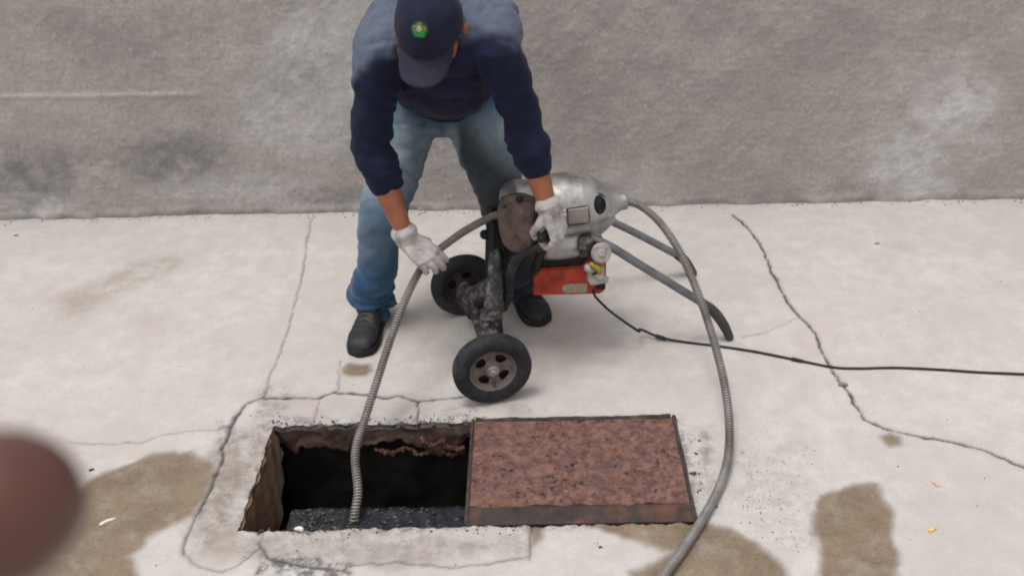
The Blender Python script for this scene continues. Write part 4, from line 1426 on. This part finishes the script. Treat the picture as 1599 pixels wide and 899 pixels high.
        Fc.append(tuple(range(n - 1, -1, -1))); Fc.append(tuple((len(prof) - 1) * n + j for j in range(n)))
        ank = toe + d * (L * .76) + z * .08
        up_ = remesh([(V, Fc), caps_tube([ank, ank + z * .055], [.040, .043], 20, up=d, rad2=[.036, .040])], .004, 3)
        co, no = verts_of(up_)
        ta = (co - toe) @ d
        crease = np.exp(-((ta - .095) / .006) ** 2) + .8 * np.exp(-((ta - .112) / .005) ** 2)
        seam = np.exp(-((ta - .066 - 6 * ((co - toe) @ s) ** 2) / .003) ** 2)
        set_verts(up_, co + no * (fbm(co, 40, 3, 4) * .0016 - .0016 * crease * (co[:, 2] > .035) - .0014 * seam)[:, None])
        up_o = finish(up_, 'shoe', MAT['boot'], t)
        mb = MB()
        ring = []
        for j in range(40):
            an = 2 * np.pi * j / 40
            a = L / 2 - math.cos(an) * (L / 2 + .004)
            wd = np.interp(a, prof[:, 0], prof[:, 1]) + .004
            sg = math.sin(an)
            ring.append(toe + d * a + s * np.sign(sg) * wd * min(1, abs(sg) * 2.2) ** .6)
        ring = np.array(ring)
        lv = [(.0, .97), (.003, 1.0), (.024, 1.0), (.028, .96)]
        V = np.vstack([(ring - ring.mean(0)) * [k, k, 1] + ring.mean(0) + z * h for h, k in lv])
        Fc = [(i * 40 + j, i * 40 + (j + 1) % 40, (i + 1) * 40 + (j + 1) % 40, (i + 1) * 40 + j) for i in range(3) for j in range(40)]
        Fc += [tuple(range(39, -1, -1)), tuple(3 * 40 + j for j in range(40))]
        mb.add(V, Fc).build('sole', MAT['sole'], up_o, sharp=40)
        lm = MB()
        for k, a in enumerate((.115, .135, .155, .175)):
            hgt = np.interp(a, prof[:, 0], prof[:, 2]) + .002
            lm.add(*caps_tube([toe + d * (a - .006) - s * .022 + z * (hgt - .007), toe + d * a + z * (hgt + .001), toe + d * (a + .006) + s * .022 + z * (hgt - .007)], .0026, 6))
        lm.build('laces', MAT['lace'], up_o)
    shoe((-.583, 2.352, 0), (-.550, 2.630, 0), 0)
    shoe((.025, 2.505, 0), (-.075, 2.765, 0), 0)
    # ---- gloves
    for wr_, d_, n_, s_, cu, th, el, sd_ in ((WRL, LD, LN, LS, LCURL, LTH, ELL, 3), (WRR, RD, RN, RS, RCURL, RTH, ELR, 4)):
        gp = hand_parts(wr_, d_, n_, s_, cu, th, .95, .0012, cuff=nrm(el - wr_) * (.34 if sd_ == 3 else .1))
        me = remesh(gp, .0026, 2)
        co, no = verts_of(me)
        cd = nrm(el - wr_)
        ta = (co - wr_) @ cd
        rib = np.sin(ta * 900) * .0006 * sstep(.0, .02, ta) + .0018 * (fbm(np.stack([ta * 60, co[:, 0] * 12, co[:, 2] * 12], 1), 1, 2, 3)) * sstep(-.05, .0, ta)
        set_verts(me, co + no * (rib + fbm(co, 60, 2, sd_) * .0011)[:, None])
        finish(me, 'glove', MAT['glove'], t)
    # ---- cap: crown with visor and round emblem
    cp = lambda x, y, z: HC + HR_ * x + GZ * y + HU * z
    n, m = 72, 26
    tilt = -.10
    V, Fc = [], []

    def dome(ph, q):
        """ph 0 = front; q 0 brim .. 1 top"""
        a_ = q * math.pi / 2
        cr = math.cos(a_) ** .72
        z = math.sin(a_) ** 1.0
        fr = max(0, math.cos(ph))
        rx = .0855 * cr
        ry = (.106 if math.cos(ph) > 0 else .104) * cr
        zz = .022 + .098 * z * (1 + .05 * fr)
        y = ry * math.cos(ph) - .004 + .10 * 0
        x = rx * math.sin(ph)
        zz += tilt * y * (1 - q) - .020 * (1 - q) * (sstep(.0, 1.2, -math.cos(ph) + .1)) + .004 * (1 - q) * (1 - abs(math.cos(ph)))
        return np.array([x, y, zz])
    for i in range(m + 1):
        q = i / m * .985
        for j in range(n):
            ph = 2 * np.pi * j / n
            p = dome(ph, q)
            k6 = (ph / (2 * np.pi) * 6) % 1.0
            gr = math.exp(-(min(k6, 1 - k6) / .035) ** 2) * .0014
            nr_ = nrm(np.array([p[0], p[1], p[2] - .02]))
            p = p - nr_ * gr
            V.append(cp(*p))
    for i in range(m):
        for j in range(n):
            j2 = (j + 1) % n
            Fc.append((i * n + j, i * n + j2, (i + 1) * n + j2, (i + 1) * n + j))
    Fc.append(tuple(m * n + j for j in range(n)))
    me = bpy.data.meshes.new('cap'); me.from_pydata([tuple(v) for v in V], [], Fc)
    co, no = verts_of(me)
    set_verts(me, co + no * (fbm(co, 26, 3, 3) * .0035)[:, None])
    cap = finish(me, 'cap', MAT['capcloth'], t)
    sm = cap.modifiers.new('thick', 'SOLIDIFY'); sm.thickness = .002; sm.offset = -1
    MB().add(*ellipsoid(cp(0, -.004, .124), (.008, .008, .005), AXH)).build('button', MAT['capcloth'], cap)
    V, Fc = [], []
    nu, nv = 40, 14
    for k in range(nv + 1):
        for j in range(nu + 1):
            u = -1 + 2 * j / nu
            ph = u * .94
            b = dome(ph, 0.0)
            v_ = k / nv
            ext = .076 * (1 - abs(u) ** 5.0) ** .5
            out = nrm(np.array([-.06 * math.sin(ph), 1.0, 0]))
            p = b + out * ext * v_ * 1.0 + np.array([0, 0, -.20 * ext * v_ - .022 * (u ** 2) * v_])
            V.append(cp(*p))
    for k in range(nv):
        for j in range(nu):
            a = k * (nu + 1) + j
            Fc.append((a, a + 1, a + nu + 2, a + nu + 1))
    me = bpy.data.meshes.new('visor'); me.from_pydata([tuple(v) for v in V], [], Fc)
    vo = finish(me, 'visor', MAT['visor'], cap)
    sm = vo.modifiers.new('thick', 'SOLIDIFY'); sm.thickness = .0045; sm.offset = 0
    # emblem: green roundel with a pale flower
    ph0, q0 = .06, .52
    c = dome(ph0, q0); e = .004
    tu = nrm(dome(ph0, q0 + .05) - dome(ph0, q0 - .05)); tr = nrm(dome(ph0 + .05, q0) - dome(ph0 - .05, q0))
    tn = nrm(np.cross(tr, tu))
    if tn[1] < 0: tn = -tn
    mb = MB()

    def patch(pts, h, mi):
        V = []
        for x, y in pts:
            bend = (x * x / .09 + y * y / .12) * .5
            x, y = x * 1.22, y * 1.22
            bend = (x * x / .09 + y * y / .12) * .5
            V.append(cp(*(c + tr * x + tu * y + tn * (h - bend))))
        k = len(V)
        cx = np.mean(np.array(pts), 0) * 1.22
        V.append(cp(*(c + tr * cx[0] + tu * cx[1] + tn * (h + .0006))))
        mb.add(np.array(V), [(i, (i + 1) % k, k) for i in range(k)], mi)
    circ = lambda r, cx=0, cy=0, sx=1, sy=1, nn=28: [(cx + sx * r * math.cos(a), cy + sy * r * math.sin(a)) for a in np.linspace(0, 2 * np.pi, nn, endpoint=False)]
    patch(circ(.0185), .0036, 0)
    for k in range(5):
        a = math.pi / 2 + k * 2 * math.pi / 5
        patch(circ(.0062, .0095 * math.cos(a), .0095 * math.sin(a)), .0046, 2 if k in (0, 1, 4) else 1)
    patch([(x, y) for x, y in circ(.0125, 0, -.004, 1.0, .72)], .0052, 1)
    patch(circ(.0055, 0, .003, 1, 1.15), .0060, 3)
    mb.build('emblem', [MAT['teal'], MAT['green'], MAT['olive'], MAT['white']], cap)


build_person()


# ------------------------------------------------------------------ finger close to the lens
def build_near_hand():
    tip = CAM + .084 * (F + R * ((-36 - IW / 2) / FOC) - U * ((912 - IH / 2) / FOC))
    a = nrm(R * .86 + U * .30 + F * .34)
    n = nrm(F * .9 - R * .2); n = nrm(n - a * (n @ a))
    s = np.cross(a, n)
    wrist = tip - a * (.092 + .083 - .004) - s * .033
    t = thing('hand', 'blurred dark reddish fingertip poking in at the lower left corner', 'hand', tuple(wrist))
    cur = [(.0, .0, .0), (1.1, 1.4, .8), (1.2, 1.45, .8), (1.25, 1.4, .8)]
    th = [(.022, .024, -.010), (.050, .046, -.026), (.075, .044, -.048), (.095, .03, -.056)]
    P = hand_parts(wrist, a, n, s, cur, th, 1.0, .0005)
    P.append(caps_tube([wrist, wrist - a * .10 - F * .02, wrist - a * .22 - F * .06], [.026, .034, .040], 18))
    me = remesh(P, .0022, 3)
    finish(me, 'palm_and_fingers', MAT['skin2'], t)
    e0, e1 = wrist - a * .12 - F * .025, wrist - a * .26 - F * .075
    MB().add(*caps_tube([e0, e1], [.045, .052], 20)).build('sleeve', MAT['knit'], t)


build_near_hand()


# ------------------------------------------------------------------ small loose things on the concrete
def flake(name, px, py, rx, ry, h, ang, mat, label, cat, seed):
    c = at(px, py, 0)
    V, Fc = [], []
    n = 14
    for lv, k in ((.0, .92), (h * .6, 1.0), (h, .8)):
        for j in range(n):
            a = 2 * np.pi * j / n
            r = 1 + .32 * math.sin(2 * a + seed) + .18 * math.sin(3 * a + seed * 2) + .1 * math.sin(5 * a)
            x, y = rx * k * r * math.cos(a), ry * k * r * math.sin(a)
            V.append(c + np.array([x * math.cos(ang) - y * math.sin(ang), x * math.sin(ang) + y * math.cos(ang), lv + .001]))
    for i in range(2):
        for j in range(n):
            j2 = (j + 1) % n
            Fc.append((i * n + j, i * n + j2, (i + 1) * n + j2, (i + 1) * n + j))
    Fc.append(tuple(2 * n + j for j in range(n))); Fc.append(tuple(range(n - 1, -1, -1)))
    o = MB().add(V, Fc).build(name, MAT[mat], None, sharp=40)
    tag(o, label, cat)


flake('plaster_chip', 168, 815, .017, .006, .006, .5, 'chipw', 'small white plaster chip lying on the brown wet patch at left', 'chip', 1.3)
flake('plaster_chip', 468, 827, .010, .007, .008, .1, 'chipw', 'small white chip at the front left edge of the open pit', 'chip', 2.3)
flake('dry_leaf', 1455, 827, .010, .006, .003, .2, 'chipy', 'small yellow flake lying on pale concrete right of the right wet patch', 'flake', .4)
flake('dry_leaf', 1463, 757, .010, .004, .002, -.5, 'chipo', 'small pinkish orange flake on pale concrete above the yellow flake', 'flake', 3.1)
flake('pebble', 1316, 602, .012, .009, .008, .1, 'pebble', 'brown stone lying against the long crack at right', 'stone', 1.9)
flake('pebble', 143, 734, .006, .0035, .004, .3, 'cord', 'small black bit above the left wet patch edge', 'bit', .9)
flake('pebble', 25, 368, .008, .004, .003, .1, 'pebble', 'small dark bit near the wall at far left', 'bit', .2)
flake('pebble', 1369, 381, .009, .004, .003, .1, 'pebble', 'small dark bit near the wall right of the long crack', 'bit', .7)


def build_crumbs():
    mb = MB()

    def crumb(x, y, r):
        v, f = ellipsoid((0, 0, 0), (r, r * rng.uniform(.5, .9), r * rng.uniform(.35, .6)), n=6, m=4)
        v = v + rng.normal(0, r * .16, v.shape)
        a = rng.uniform(0, 6.28)
        c, s = math.cos(a), math.sin(a)
        v = np.stack([v[:, 0] * c - v[:, 1] * s + x, v[:, 0] * s + v[:, 1] * c + y, v[:, 2] + r * .3], 1)
        mb.add(v, f)
    for px, py, r in ((1076, 688, .005), (1093, 690, .006), (1086, 708, .007), (1093, 722, .005), (1082, 739, .010), (1092, 741, .006), (1090, 766, .006), (1096, 754, .004), (1080, 725, .004), (1100, 700, .003), (937, 852, .005), (930, 848, .004), (1120, 790, .004), (1112, 780, .004)):
        for k in range(3):
            p = at(px + rng.normal(0, 2.2), py + rng.normal(0, 1.5))
            crumb(p[0], p[1], r * rng.uniform(.35, .8))
    for k in range(150):
        p = at(rng.normal(1205, 40), rng.normal(780, 50)); crumb(p[0], p[1], rng.uniform(.0008, .0026))
    for k in range(70):
        p = at(rng.uniform(20, 1590), rng.uniform(345, 890))
        if HX0 - .02 < p[0] < HX1 + .02 and HY0 - .02 < p[1] < HY1 + .02: continue
        crumb(p[0], p[1], rng.uniform(.0012, .0030))
    for k in range(120):
        x = rng.uniform(HX0 - .02, HX1 - .55); y = HY1 + abs(rng.normal(.008, .014)); crumb(x, y, rng.uniform(.0015, .004))
    for k in range(60):
        x = rng.uniform(HX0 + .05, HX1 - .4); y = HY0 - abs(rng.normal(.006, .012)); crumb(x, y, rng.uniform(.0015, .004))
    for k in range(170):
        x = rng.uniform(-2.4, 2.1); crumb(x, 3.350 - .009 * x - abs(rng.normal(.0, .018)), rng.uniform(.0015, .0042))
    o = mb.build('grit', MAT['crumbs'], None, smooth=False)
    tag(o, 'dark grit and crumbs scattered round the pit and its cover', 'grit', kind='stuff')


build_crumbs()
